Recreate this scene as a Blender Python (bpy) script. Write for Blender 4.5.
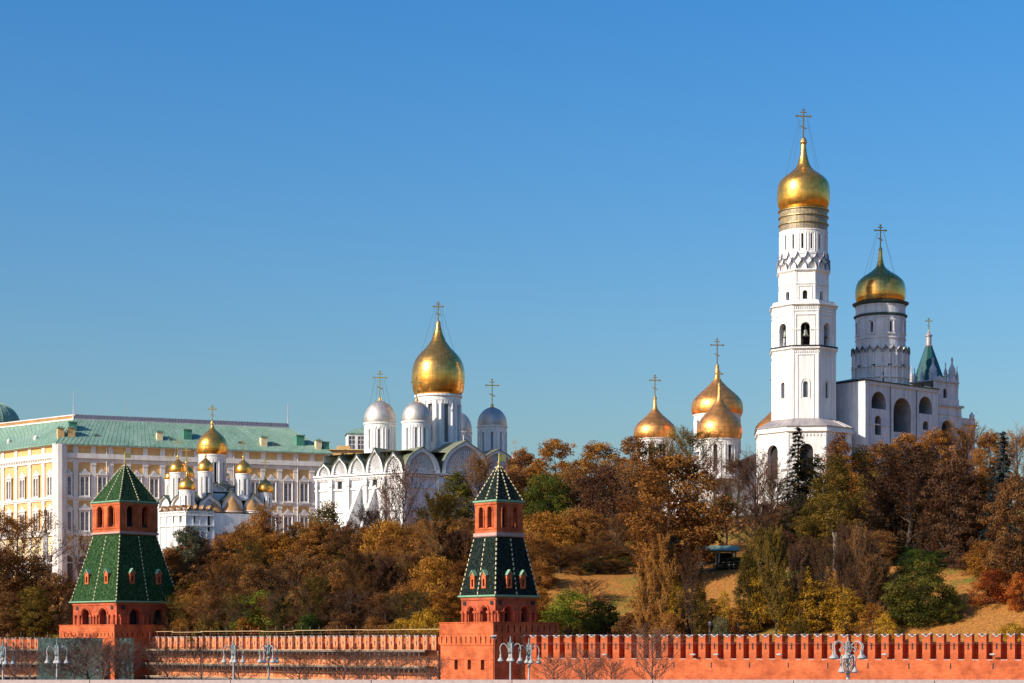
import bpy, math, random
from mathutils import Vector, Matrix
random.seed(7)
R = math.radians
for o in list(bpy.data.objects): bpy.data.objects.remove(o)
S = bpy.context.scene
# ---------------------------------------------------------------- camera, sky, sun, exposure
CZ = 8.8; FP = 2000.0; HY = 645.0
cd = bpy.data.cameras.new('camera'); cam = bpy.data.objects.new('camera', cd); S.collection.objects.link(cam)
cam.location = (0, 0, CZ); cam.rotation_euler = (R(90), 0, 0)
cd.sensor_width = 36; cd.lens = FP/1024*36; cd.shift_y = (HY-341.5)/1024
cd.clip_start = 0.5; cd.clip_end = 9000
S.camera = cam
SUN_AZ, SUN_EL = 57.5, 28.0          # degrees to the left of the direction towards the camera, degrees up
sdir = Vector((-math.sin(R(SUN_AZ))*math.cos(R(SUN_EL)), -math.cos(R(SUN_AZ))*math.cos(R(SUN_EL)), math.sin(R(SUN_EL))))
W = bpy.data.worlds.new('World'); S.world = W; W.use_nodes = True
wn = W.node_tree; bg = wn.nodes['Background']
sky = wn.nodes.new('ShaderNodeTexSky'); sky.sky_type = 'NISHITA'; sky.sun_disc = False
sky.sun_elevation = R(SUN_EL); sky.sun_rotation = math.atan2(sdir.x, sdir.y)
sky.altitude = 0; sky.air_density = 1.5; sky.dust_density = 2.2; sky.ozone_density = 7.5
hs = wn.nodes.new('ShaderNodeHueSaturation'); hs.inputs['Saturation'].default_value = 1.28; hs.inputs['Hue'].default_value = 0.508
wn.links.new(sky.outputs[0], hs.inputs['Color']); wn.links.new(hs.outputs[0], bg.inputs[0]); bg.inputs[1].default_value = 0.132
sl = bpy.data.lights.new('sun', 'SUN'); sl.energy = 4.9; sl.angle = R(0.53); sl.color = (1.0, 0.88, 0.74)
so = bpy.data.objects.new('sun', sl); S.collection.objects.link(so)
so.rotation_euler = (-sdir).to_track_quat('-Z', 'Y').to_euler(); so.location = (-100, -60, 200)
S.view_settings.view_transform = 'Standard'; S.view_settings.look = 'None'
S.view_settings.exposure = 0.30; S.view_settings.gamma = 1.0
S.render.engine = 'CYCLES'; S.render.resolution_x = 1024; S.render.resolution_y = 683
S.cycles.max_bounces = 6; S.cycles.transparent_max_bounces = 8

# ---------------------------------------------------------------- materials
def nmat(name, cols, scale=1.0, rough=0.8, metal=0.0, detail=4, bump=0.0, bscale=None, spec=0.3, dist=0.5, streak=0.0):
    """noise-mixed procedural colour between the given colours (list of (pos, rgb))"""
    m = bpy.data.materials.new(name); m.use_nodes = True; nt = m.node_tree; n = nt.nodes; l = nt.links
    b = n['Principled BSDF']; b.inputs['Roughness'].default_value = rough; b.inputs['Metallic'].default_value = metal
    b.inputs['Specular IOR Level'].default_value = spec
    tc = n.new('ShaderNodeTexCoord'); ns = n.new('ShaderNodeTexNoise'); ns.inputs['Scale'].default_value = scale
    ns.inputs['Detail'].default_value = detail; ns.inputs['Roughness'].default_value = 0.65
    l.new(tc.outputs['Object'], ns.inputs['Vector'])
    rp = n.new('ShaderNodeValToRGB'); l.new(ns.outputs['Fac'], rp.inputs[0])
    e = rp.color_ramp.elements
    while len(e) < len(cols): e.new(0.5)
    for i, (p, c) in enumerate(cols): e[i].position = p; e[i].color = (*c, 1)
    if streak:
        mp = n.new('ShaderNodeMapping'); mp.inputs['Scale'].default_value = (1.3, 1.3, 0.09); l.new(tc.outputs['Object'], mp.inputs[0])
        n3 = n.new('ShaderNodeTexNoise'); n3.inputs['Scale'].default_value = 1.0; n3.inputs['Detail'].default_value = 6; n3.inputs['Roughness'].default_value = 0.7; l.new(mp.outputs[0], n3.inputs['Vector'])
        r3 = n.new('ShaderNodeValToRGB'); r3.color_ramp.elements[0].position = 0.34; r3.color_ramp.elements[1].position = 0.56; k = 1-streak
        r3.color_ramp.elements[0].color = (k, k*0.985, k*0.96, 1); r3.color_ramp.elements[1].color = (1, 1, 1, 1); l.new(n3.outputs['Fac'], r3.inputs[0])
        mx = n.new('ShaderNodeMix'); mx.data_type = 'RGBA'; mx.blend_type = 'MULTIPLY'; mx.inputs[0].default_value = 1
        l.new(rp.outputs[0], mx.inputs[6]); l.new(r3.outputs[0], mx.inputs[7]); l.new(mx.outputs[2], b.inputs['Base Color'])
    else: l.new(rp.outputs[0], b.inputs['Base Color'])
    if bump:
        n2 = n.new('ShaderNodeTexNoise'); n2.inputs['Scale'].default_value = bscale or scale*6; n2.inputs['Detail'].default_value = 3
        l.new(tc.outputs['Object'], n2.inputs['Vector'])
        bp = n.new('ShaderNodeBump'); bp.inputs['Strength'].default_value = bump; bp.inputs['Distance'].default_value = dist
        l.new(n2.outputs['Fac'], bp.inputs['Height']); l.new(bp.outputs[0], b.inputs['Normal'])
    return m
def brick_mat(name, c1, c2, mortar, sx=1.0, stain=0.75):
    m = bpy.data.materials.new(name); m.use_nodes = True; nt = m.node_tree; n = nt.nodes; l = nt.links
    b = n['Principled BSDF']; b.inputs['Roughness'].default_value = 0.9; b.inputs['Specular IOR Level'].default_value = 0.15
    tc = n.new('ShaderNodeTexCoord'); mp = n.new('ShaderNodeMapping'); mp.inputs['Rotation'].default_value = (R(90), 0, 0)
    l.new(tc.outputs['Object'], mp.inputs[0])
    br = n.new('ShaderNodeTexBrick'); br.inputs['Scale'].default_value = 2.2*sx; br.inputs['Mortar Size'].default_value = 0.03
    br.inputs['Brick Width'].default_value = 0.9; br.inputs['Row Height'].default_value = 0.35
    br.inputs['Color1'].default_value = (*c1, 1); br.inputs['Color2'].default_value = (*c2, 1); br.inputs['Mortar'].default_value = (*mortar, 1)
    l.new(mp.outputs[0], br.inputs['Vector'])
    ns = n.new('ShaderNodeTexNoise'); ns.inputs['Scale'].default_value = 0.5; ns.inputs['Detail'].default_value = 9; ns.inputs['Roughness'].default_value = 0.7
    l.new(tc.outputs['Object'], ns.inputs['Vector'])
    rp = n.new('ShaderNodeValToRGB'); rp.color_ramp.elements[0].position = 0.38; rp.color_ramp.elements[1].position = 0.60
    k = 1-stain*0.5; rp.color_ramp.elements[0].color = (k, k*0.92, k*0.9, 1); rp.color_ramp.elements[1].color = (1.1, 1.08, 1.05, 1)
    l.new(ns.outputs['Fac'], rp.inputs[0])
    mx = n.new('ShaderNodeMix'); mx.data_type = 'RGBA'; mx.blend_type = 'MULTIPLY'; mx.inputs[0].default_value = 1
    l.new(br.outputs[0], mx.inputs[6]); l.new(rp.outputs[0], mx.inputs[7]); l.new(mx.outputs[2], b.inputs['Base Color'])
    return m
def gold_mat(name, col, rough, panel=True, cells=(28, 12), tar=.84):
    m = bpy.data.materials.new(name); m.use_nodes = True; nt = m.node_tree; n = nt.nodes; l = nt.links
    b = n['Principled BSDF']; b.inputs['Metallic'].default_value = 0.9
    tc = n.new('ShaderNodeTexCoord'); mp = n.new('ShaderNodeMapping'); mp.inputs['Scale'].default_value = (cells[0], cells[1], 1)
    l.new(tc.outputs['UV'], mp.inputs[0])
    br = n.new('ShaderNodeTexBrick'); br.inputs['Scale'].default_value = 1; br.inputs['Brick Width'].default_value = 1; br.inputs['Row Height'].default_value = 1
    br.inputs['Mortar Size'].default_value = 0.05; br.inputs['Mortar Smooth'].default_value = 0.3; br.offset = 0.0
    d = 0.88 if panel else 0.97
    br.inputs['Color1'].default_value = (*col, 1); br.inputs['Color2'].default_value = (*[c*d for c in col], 1)
    br.inputs['Mortar'].default_value = (*[c*(0.68 if panel else 0.8) for c in col], 1)
    l.new(mp.outputs[0], br.inputs['Vector'])
    ns = n.new('ShaderNodeTexNoise'); ns.inputs['Scale'].default_value = 1.1; ns.inputs['Detail'].default_value = 5
    rt_ = n.new('ShaderNodeValToRGB'); rt_.color_ramp.elements[0].position = .38; rt_.color_ramp.elements[0].color = (tar, tar*.94, tar*.86, 1); rt_.color_ramp.elements[1].position = .62; l.new(ns.outputs['Fac'], rt_.inputs[0])
    mx = n.new('ShaderNodeMix'); mx.data_type = 'RGBA'; mx.blend_type = 'MULTIPLY'; mx.inputs[0].default_value = 1; l.new(br.outputs[0], mx.inputs[6]); l.new(rt_.outputs[0], mx.inputs[7]); l.new(mx.outputs[2], b.inputs['Base Color'])
    l.new(tc.outputs['Object'], ns.inputs['Vector'])
    mr = n.new('ShaderNodeMapRange'); mr.inputs[3].default_value = rough*0.75; mr.inputs[4].default_value = rough*1.25
    l.new(ns.outputs['Fac'], mr.inputs[0]); l.new(mr.outputs[0], b.inputs['Roughness'])
    bp = n.new('ShaderNodeBump'); bp.inputs['Strength'].default_value = 0.35; bp.inputs['Distance'].default_value = 0.12
    l.new(ns.outputs['Fac'], bp.inputs['Height']); l.new(bp.outputs[0], b.inputs['Normal'])
    return m
def leaf_mat(name, c0, c1, c2, trans=0.35):
    m = bpy.data.materials.new(name); m.use_nodes = True; nt = m.node_tree; n = nt.nodes; l = nt.links
    for x in list(n): n.remove(x)
    out = n.new('ShaderNodeOutputMaterial'); at = n.new('ShaderNodeAttribute'); at.attribute_name = 'tint'
    oi = n.new('ShaderNodeObjectInfo')
    ad = n.new('ShaderNodeMath'); ad.operation = 'MULTIPLY_ADD'; ad.inputs[1].default_value = 0.35; ad.inputs[2].default_value = -0.17
    l.new(oi.outputs['Random'], ad.inputs[0])
    a2 = n.new('ShaderNodeMath'); a2.operation = 'ADD'; l.new(at.outputs['Fac'], a2.inputs[0]); l.new(ad.outputs[0], a2.inputs[1])
    rp = n.new('ShaderNodeValToRGB'); e = rp.color_ramp.elements; e.new(0.5)
    for i, (p, c) in enumerate(((0.1, c0), (0.5, c1), (0.92, c2))): e[i].position = p; e[i].color = (*c, 1)
    l.new(a2.outputs[0], rp.inputs[0])
    df = n.new('ShaderNodeBsdfDiffuse'); tr = n.new('ShaderNodeBsdfTranslucent'); mx = n.new('ShaderNodeMixShader'); mx.inputs[0].default_value = trans
    l.new(rp.outputs[0], df.inputs[0]); l.new(rp.outputs[0], tr.inputs[0]); l.new(df.outputs[0], mx.inputs[1]); l.new(tr.outputs[0], mx.inputs[2])
    l.new(mx.outputs[0], out.inputs[0])
    return m
M = {}
M['white'] = nmat('white limewash', [(0.3, (0.76, 0.75, 0.73)), (0.6, (0.84, 0.82, 0.78))], 0.35, 0.85, bump=0.25, bscale=2, dist=0.1, streak=0.2)
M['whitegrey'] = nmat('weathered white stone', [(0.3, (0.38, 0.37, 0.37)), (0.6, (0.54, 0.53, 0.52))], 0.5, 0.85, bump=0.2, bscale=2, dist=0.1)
M['belfry'] = nmat('old white brick', [(0.3, (0.55, 0.56, 0.60)), (0.65, (0.72, 0.70, 0.70))], 0.45, 0.85, bump=0.3, bscale=2, dist=0.1, streak=0.28)
M['box_green'] = nmat('darker green sheet', [(0.3, (0.05, 0.20, 0.13)), (0.7, (0.08, 0.27, 0.17))], 0.8, 0.55)
M['cream'] = nmat('cream stone', [(0.3, (0.66, 0.60, 0.55)), (0.65, (0.78, 0.74, 0.69))], 0.4, 0.85, streak=0.15)
M['ochre'] = nmat('ochre plaster', [(0.3, (0.64, 0.37, 0.14)), (0.65, (0.74, 0.46, 0.20))], 0.35, 0.85, streak=0.12)
M['pale_ochre'] = nmat('pale ochre plaster', [(0.3, (0.72, 0.56, 0.30)), (0.65, (0.80, 0.64, 0.38))], 0.35, 0.85)
M['copper_green'] = nmat('pale green sheet roof', [(0.3, (0.16, 0.28, 0.20)), (0.65, (0.24, 0.36, 0.27))], 0.3, 0.55, bump=0.4, bscale=0.8, detail=8, streak=0.18)
M['dark_green_roof'] = nmat('dark green roof', [(0.3, (0.03, 0.055, 0.05)), (0.65, (0.055, 0.085, 0.07))], 0.4, 0.6)
M['olive_roof'] = nmat('olive sheet roof', [(0.3, (0.13, 0.145, 0.09)), (0.65, (0.20, 0.21, 0.14))], 0.3, 0.5)
M['teal_roof'] = nmat('teal tent roof', [(0.3, (0.012, 0.06, 0.062)), (0.65, (0.02, 0.095, 0.09))], 0.5, 0.5)
M['slate_crest'] = nmat('grey crest', [(0.3, (0.16, 0.16, 0.20)), (0.6, (0.26, 0.25, 0.30))], 2.0, 0.6)
M['dark'] = nmat('dark opening', [(0.3, (0.012, 0.012, 0.014)), (0.7, (0.03, 0.028, 0.03))], 1.0, 0.6)
M['glass'] = nmat('window glass', [(0.3, (0.05, 0.055, 0.07)), (0.7, (0.12, 0.12, 0.14))], 0.8, 0.15, spec=0.6)
M['pane'] = nmat('curtained panes', [(0.35, (0.10, 0.10, 0.12)), (0.5, (0.20, 0.19, 0.20)), (0.65, (0.34, 0.32, 0.30))], 0.45, 0.25, spec=0.6)
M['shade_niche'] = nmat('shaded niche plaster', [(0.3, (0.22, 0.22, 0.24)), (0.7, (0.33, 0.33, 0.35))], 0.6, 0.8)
M['brick'] = brick_mat('red brick', (0.60, 0.14, 0.048), (0.50, 0.105, 0.036), (0.60, 0.19, 0.085))
M['brick_new'] = brick_mat('freshly laid orange brick', (0.76, 0.28, 0.125), (0.66, 0.215, 0.09), (0.72, 0.34, 0.18))
M['brick_dark'] = brick_mat('tower brick', (0.52, 0.115, 0.05), (0.42, 0.085, 0.036), (0.46, 0.13, 0.07))
M['cap'] = nmat('white stone coping', [(0.3, (0.34, 0.30, 0.27)), (0.7, (0.60, 0.55, 0.50))], 2.0, 0.8)
M['pink_ledge'] = nmat('pinkish ledge', [(0.3, (0.38, 0.23, 0.19)), (0.7, (0.50, 0.33, 0.28))], 2.0, 0.8)
M['tile'] = nmat('green glazed tiles', [(0.35, (0.009, 0.028, 0.009)), (0.5, (0.024, 0.068, 0.019)), (0.68, (0.09, 0.15, 0.06))], 2.6, 0.5, detail=9, bump=0.9, bscale=5, spec=0.08)
M['tile_dark'] = nmat('blackish green glazed tiles', [(0.35, (0.007, 0.011, 0.009)), (0.5, (0.012, 0.021, 0.016)), (0.68, (0.045, 0.058, 0.048))], 2.6, 0.5, detail=9, bump=0.9, bscale=5, spec=0.06)
M['tile_rib'] = nmat('straw yellow rib tiles', [(0.3, (0.50, 0.42, 0.22)), (0.7, (0.70, 0.62, 0.40))], 3, 0.5)
M['eave_green'] = nmat('green eave', [(0.3, (0.16, 0.33, 0.20)), (0.7, (0.25, 0.44, 0.28))], 2, 0.5)
M['gold'] = gold_mat('gilded copper', (1.0, 0.50, 0.10), 0.29, False)
M['gold_panel'] = gold_mat('panelled gilding', (1.0, 0.45, 0.13), 0.42, True, (26, 11))
M['gold_old'] = gold_mat('aged gilding', (1.0, 0.50, 0.115), 0.24, True, (36, 16))
M['silver'] = gold_mat('silver dome sheet', (0.56, 0.54, 0.50), 0.60, False, tar=.93)
M['gold_plain'] = nmat('gilded iron', [(0.3, (0.85, 0.55, 0.15)), (0.7, (1.0, 0.68, 0.22))], 1, 0.35, metal=1.0)
M['dim_gold'] = nmat('dim gilded iron', [(0.3, (0.50, 0.36, 0.16)), (0.7, (0.60, 0.44, 0.2))], 1, 0.45, metal=1.0)
M['copper_brown'] = nmat('brown copper', [(0.3, (0.33, 0.17, 0.06)), (0.7, (0.50, 0.28, 0.11))], 0.8, 0.45, metal=0.3)
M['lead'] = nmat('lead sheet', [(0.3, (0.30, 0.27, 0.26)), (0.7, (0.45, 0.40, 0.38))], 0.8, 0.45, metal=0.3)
M['inscription'] = nmat('gilt lettered band', [(0.42, (0.20, 0.18, 0.16)), (0.5, (0.48, 0.33, 0.12)), (0.60, (0.17, 0.165, 0.165))], 2.2, 0.5, metal=0.3, detail=2)
M['granite'] = nmat('pink granite', [(0.3, (0.42, 0.31, 0.27)), (0.5, (0.55, 0.42, 0.37)), (0.7, (0.62, 0.49, 0.44))], 6, 0.7, detail=8)
M['granite_dark'] = nmat('dark granite', [(0.3, (0.10, 0.07, 0.07)), (0.7, (0.17, 0.13, 0.12))], 6, 0.6, detail=8)
M['asphalt'] = nmat('asphalt', [(0.3, (0.04, 0.04, 0.042)), (0.7, (0.07, 0.068, 0.066))], 0.6, 0.9)
M['pavement'] = nmat('pavement', [(0.3, (0.22, 0.21, 0.20)), (0.7, (0.30, 0.28, 0.26))], 0.8, 0.9)
M['paint_white'] = nmat('road paint', [(0.3, (0.7, 0.7, 0.7)), (0.7, (0.8, 0.8, 0.8))], 1, 0.8)
M['lamp_grey'] = nmat('pale grey painted iron', [(0.3, (0.30, 0.285, 0.265)), (0.7, (0.44, 0.42, 0.39))], 3, 0.5)
M['lamp_glass'] = nmat('frosted lamp glass', [(0.3, (0.38, 0.37, 0.36)), (0.7, (0.5, 0.49, 0.47))], 3, 0.25, spec=0.5)
M['iron'] = nmat('dark iron', [(0.3, (0.03, 0.03, 0.032)), (0.7, (0.06, 0.055, 0.055))], 3, 0.5)
M['verdigris'] = nmat('green grey cast iron', [(0.3, (0.10, 0.14, 0.14)), (0.7, (0.2, 0.25, 0.24))], 5, 0.5)
M['bark'] = nmat('bark', [(0.3, (0.045, 0.034, 0.027)), (0.7, (0.10, 0.075, 0.058))], 3, 0.95, bump=0.5)
M['bark_pale'] = nmat('pale bark', [(0.3, (0.16, 0.13, 0.10)), (0.7, (0.27, 0.22, 0.17))], 2, 0.95, bump=0.5)
M['rail_grey'] = nmat('grey railing paint', [(0.3, (0.16, 0.15, 0.15)), (0.7, (0.24, 0.23, 0.22))], 3, 0.6)
M['twig'] = nmat('purple brown twigs', [(0.3, (0.11, 0.062, 0.052)), (0.7, (0.19, 0.115, 0.095))], 0.6, 0.95)
M['wood'] = nmat('weathered planks', [(0.3, (0.40, 0.27, 0.13)), (0.7, (0.56, 0.40, 0.21))], 1.2, 0.85)
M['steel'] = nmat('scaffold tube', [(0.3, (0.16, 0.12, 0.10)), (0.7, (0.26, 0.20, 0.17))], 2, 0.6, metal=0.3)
M['net'] = nmat('green safety netting', [(0.3, (0.042, 0.066, 0.058)), (0.7, (0.08, 0.115, 0.10))], 0.7, 0.9, bump=0.6, bscale=1.5)
M['bronze'] = nmat('bell bronze', [(0.3, (0.16, 0.17, 0.15)), (0.7, (0.25, 0.26, 0.22))], 2, 0.5, metal=0.5)
for nm, c0, c1, c2 in (
    ('rust', (0.11, 0.042, 0.015), (0.25, 0.102, 0.026), (0.42, 0.195, 0.045)),
    ('orange', (0.15, 0.056, 0.014), (0.33, 0.138, 0.025), (0.52, 0.25, 0.042)),
    ('brown', (0.08, 0.034, 0.016), (0.18, 0.082, 0.030), (0.31, 0.155, 0.050)),
    ('maroon', (0.06, 0.027, 0.017), (0.115, 0.055, 0.030), (0.17, 0.088, 0.045)),
    ('gold_leaf', (0.20, 0.11, 0.012), (0.38, 0.20, 0.022), (0.58, 0.34, 0.035)),
    ('olive', (0.055, 0.042, 0.012), (0.14, 0.092, 0.02), (0.26, 0.16, 0.03)),
    ('dark_green', (0.018, 0.035, 0.010), (0.048, 0.075, 0.016), (0.13, 0.13, 0.025)),
    ('lime', (0.045, 0.065, 0.012), (0.15, 0.175, 0.02), (0.32, 0.32, 0.035)),
    ('grey_green', (0.05, 0.055, 0.035), (0.10, 0.11, 0.06), (0.19, 0.18, 0.09)),
    ('blue_spruce', (0.02, 0.04, 0.045), (0.045, 0.08, 0.085), (0.10, 0.15, 0.15)),
    ('spruce', (0.018, 0.022, 0.012), (0.05, 0.045, 0.024), (0.13, 0.085, 0.045)),
    ('red_leaf', (0.13, 0.028, 0.012), (0.32, 0.072, 0.02), (0.52, 0.18, 0.03)),
    ('thuja', (0.035, 0.040, 0.010), (0.085, 0.085, 0.018), (0.22, 0.17, 0.03))):
    M[nm] = leaf_mat(nm.replace('_', ' ')+' foliage', c0, c1, c2)

# ---------------------------------------------------------------- mesh helpers
class MB:
    def __init__(s): s.v = []; s.f = []; s.m = []; s.uv = {}; s.a = None
    def pt(s, p): s.v.append(tuple(p)); return len(s.v)-1
    def face(s, pts, m=0, uv=None):
        s.f.append([s.pt(p) for p in pts]); s.m.append(m)
        if uv: s.uv[len(s.f)-1] = uv
    def box(s, F, u0, u1, z0, z1, d0, d1, m=0):
        c = [F(u, z, d) for d in (d0, d1) for z in (z0, z1) for u in (u0, u1)]
        for q in ((0, 1, 3, 2), (4, 6, 7, 5), (0, 2, 6, 4), (1, 5, 7, 3), (2, 3, 7, 6), (0, 4, 5, 1)): s.face([c[i] for i in q], m)
    def tube(s, p0, p1, r0, r1=None, n=6, m=0, cap=True):
        p0 = Vector(p0); p1 = Vector(p1); r1 = r0 if r1 is None else r1
        d = (p1-p0); 
        if d.length < 1e-6: return
        d.normalize(); a = d.orthogonal().normalized(); b = d.cross(a)
        A = [p0+(a*math.cos(t)+b*math.sin(t))*r0 for t in [2*math.pi*i/n for i in range(n)]]
        B = [p1+(a*math.cos(t)+b*math.sin(t))*r1 for t in [2*math.pi*i/n for i in range(n)]]
        for i in range(n): s.face([A[i], A[(i+1) % n], B[(i+1) % n], B[i]], m)
        if cap: s.face(A[::-1], m); s.face(B, m)
    def path(s, pts, r, n=6, m=0):
        for i in range(len(pts)-1):
            ra = r if not isinstance(r, (list, tuple)) else r[i]; rb = r if not isinstance(r, (list, tuple)) else r[i+1]
            s.tube(pts[i], pts[i+1], ra, rb, n, m)
    def lathe(s, c, prof, n=32, m=0, a0=0.0):
        L = [0]
        for i in range(1, len(prof)): L.append(L[-1]+math.hypot(prof[i][0]-prof[i-1][0], prof[i][1]-prof[i-1][1]))
        T = L[-1] or 1
        rings = [[s.pt((c[0]+r*math.cos(a0+2*math.pi*k/n), c[1]+r*math.sin(a0+2*math.pi*k/n), z)) for k in range(n)] for r, z in prof]
        for i in range(len(prof)-1):
            for k in range(n):
                k2 = (k+1) % n
                s.f.append([rings[i][k], rings[i][k2], rings[i+1][k2], rings[i+1][k]]); s.m.append(m)
                s.uv[len(s.f)-1] = [(k/n, L[i]/T), ((k+1)/n, L[i]/T), ((k+1)/n, L[i+1]/T), (k/n, L[i+1]/T)]
    def prism(s, F, outline, d0, d1, m=0, mside=None):
        """extrude a (u,z) outline from d0 to d1"""
        A = [F(u, z, d0) for u, z in outline]; B = [F(u, z, d1) for u, z in outline]
        s.face(A, m); s.face(B[::-1], m); n = len(outline)
        for i in range(n): s.face([A[i], A[(i+1) % n], B[(i+1) % n], B[i]], m if mside is None else mside)
    def band(s, F, u0, u1, z0, z1, ops=(), depth=0.4, m=0, mr=None, seg=1e9):
        mr = m if mr is None else mr
        def solid(a, b, za=z0, zb=z1):
            if b-a < 1e-4 or zb-za < 1e-4: return
            k = max(1, math.ceil((b-a)/seg))
            for i in range(k):
                x0 = a+(b-a)*i/k; x1 = a+(b-a)*(i+1)/k
                s.face([F(x0, za, 0), F(x1, za, 0), F(x1, zb, 0), F(x0, zb, 0)], m)
        cur = u0
        for op in sorted(ops):
            uc, w, zb, zs, rise = op[:5]; mb = op[5] if len(op) > 5 else None
            a = uc-w/2; b = uc+w/2; solid(cur, a); cur = b; solid(a, b, z0, zb)
            n = 8 if rise > 0.01 else 1
            xs = [a+w*i/n for i in range(n+1)] if n == 1 else [uc-w/2*math.cos(math.pi*i/n) for i in range(n+1)]
            za = [zs+rise*math.sqrt(max(0, 1-((x-uc)/(w/2))**2)) for x in xs] if n > 1 else [zs, zs]
            for i in range(n):
                s.face([F(xs[i], za[i], 0), F(xs[i+1], za[i+1], 0), F(xs[i+1], z1, 0), F(xs[i], z1, 0)], m)
                s.face([F(xs[i], za[i], 0), F(xs[i+1], za[i+1], 0), F(xs[i+1], za[i+1], -depth), F(xs[i], za[i], -depth)], mr)
                if mb is not None: s.face([F(xs[i], zb, -depth), F(xs[i+1], zb, -depth), F(xs[i+1], za[i+1], -depth), F(xs[i], za[i], -depth)], mb)
            s.face([F(a, zb, 0), F(a, zs, 0), F(a, zs, -depth), F(a, zb, -depth)], mr)
            s.face([F(b, zb, 0), F(b, zs, 0), F(b, zs, -depth), F(b, zb, -depth)], mr)
            s.face([F(a, zb, 0), F(b, zb, 0), F(b, zb, -depth), F(a, zb, -depth)], mr)
        solid(cur, u1)
    def build(s, name, mats, parent=None, smooth=False, world=True):
        me = bpy.data.meshes.new(name)
        off = Vector(parent.location) if (parent is not None and world) else Vector((0, 0, 0))
        if parent is not None and world and parent.parent is not None: off = off+Vector(parent.parent.location)
        me.from_pydata([tuple(Vector(p)-off) for p in s.v], [], s.f)
        for mt in (mats if isinstance(mats, (list, tuple)) else [mats]): me.materials.append(M[mt] if isinstance(mt, str) else mt)
        me.polygons.foreach_set('material_index', s.m)
        if s.uv:
            uvl = me.uv_layers.new(name='UVMap')
            for fi, uvs in s.uv.items():
                for li, q in zip(me.polygons[fi].loop_indices, uvs): uvl.data[li].uv = q
        if s.a is not None:
            at = me.attributes.new('tint', 'FLOAT', 'FACE'); at.data.foreach_set('value', s.a)
        if smooth: me.polygons.foreach_set('use_smooth', [True]*len(me.polygons))
        me.update()
        o = bpy.data.objects.new(name, me); S.collection.objects.link(o)
        if parent is not None: o.parent = parent
        return o
def tag(o, label, cat, group=None, kind=None):
    if label: o['label'] = label
    if cat: o['category'] = cat
    if group: o['group'] = group
    if kind: o['kind'] = kind
    return o
def thing(name, loc, label, cat, group=None, rz=0):
    o = bpy.data.objects.new(name, None); S.collection.objects.link(o); o.location = loc; o.rotation_euler = (0, 0, rz)
    o.empty_display_size = 0.5
    return tag(o, label, cat, group)
def dup(root, loc, rz=0, scale=None, label=None, group=None):
    def cp(o, par):
        c = o.copy(); S.collection.objects.link(c); c.parent = par
        for ch in o.children: cp(ch, c)
        return c
    r = cp(root, None); r.location = loc; r.rotation_euler = (0, 0, rz)
    if scale: r.scale = scale
    if label: r['label'] = label
    if group: r['group'] = group
    return r
def V2(a): return Vector((a[0], a[1], 0))
def at(px, y, D): return Vector(((px-512)/FP*D, D, CZ+(HY-y)/FP*D))
def zat(y, D): return CZ+(HY-y)/FP*D
def along(px, O, u):
    t = (px-512)/FP; return (t*O[1]-O[0])/(u[0]-t*u[1])
def frame(O, u):
    """wall frame, u runs left to right as seen from outside, outward normal = (u.y,-u.x)"""
    u = V2(u).normalized(); n = Vector((u.y, -u.x, 0)); O = V2(O)
    return lambda a, z, d: O+u*a+n*d+Vector((0, 0, z))
def cyl(c, r):
    return lambda a, z, d: Vector((c[0]+(r+d)*math.sin(a/r), c[1]-(r+d)*math.cos(a/r), z))
def oct_frames(c, ap, rot):
    """eight wall frames of an octagon with apothem ap; rot = angle of face 0 normal to the right of the camera direction"""
    h = ap*math.tan(math.pi/8); out = []
    for k in range(8):
        a = rot+k*math.pi/4; n = Vector((math.sin(a), -math.cos(a), 0)); u = Vector((math.cos(a), math.sin(a), 0))
        out.append(frame(V2(c)+n*ap-u*h, u))
    return out, 2*h
def oct_prof(mb, c, prof, rot, m=0):
    mb.lathe(c, [(ap/math.cos(math.pi/8), z) for ap, z in prof], 8, m, -math.pi/2+rot+math.pi/8)
ONION = [(0.86, 0), (0.95, 0.06), (0.99, 0.13), (1.0, 0.22), (0.99, 0.32), (0.94, 0.42), (0.86, 0.51), (0.74, 0.59), (0.58, 0.67), (0.42, 0.735), (0.28, 0.79), (0.18, 0.85), (0.11, 0.91), (0.07, 1.0)]
HELM = [(0.97, 0), (1.0, 0.08), (0.995, 0.22), (0.95, 0.40), (0.86, 0.56), (0.72, 0.71), (0.54, 0.84), (0.33, 0.93), (0.14, 0.98), (0.05, 1.0)]
def cross_mesh(c, z, h, t, ball):
    """orthodox cross standing on a ball; z = base of the ball"""
    mb = MB(); x, y = c
    mb.lathe(c, [(0.02, z-ball*1.2), (ball*0.6, z-ball*0.4), (ball, z+ball*0.35), (ball, z+ball*0.7), (ball*0.7, z+ball*1.4), (t*0.8, z+ball*1.9)], 12)
    zb = z+ball*1.7; F = frame((x, y), (1, 0.12))
    mb.box(F, -t/2, t/2, zb, z+h, -t/2, t/2)
    H = z+h-zb; w = H*0.25
    mb.box(F, -w, w, zb+H*0.74, zb+H*0.74+t, -t*0.4, t*0.4)
    mb.box(F, -w*0.45, w*0.45, zb+H*0.88, zb+H*0.88+t*0.8, -t*0.4, t*0.4)
    mb.tube(F(-w*0.45, zb+H*0.42, 0), F(w*0.45, zb+H*0.32, 0), t*0.45)
    for q in (-w, w): mb.box(F, q-t*0.7, q+t*0.7, zb+H*0.74-t*0.3, zb+H*0.74+t*1.3, -t*0.5, t*0.5)
    mb.box(F, -t*0.9, t*0.9, z+h-t*0.4, z+h+t*0.5, -t*0.5, t*0.5)
    return mb
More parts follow.
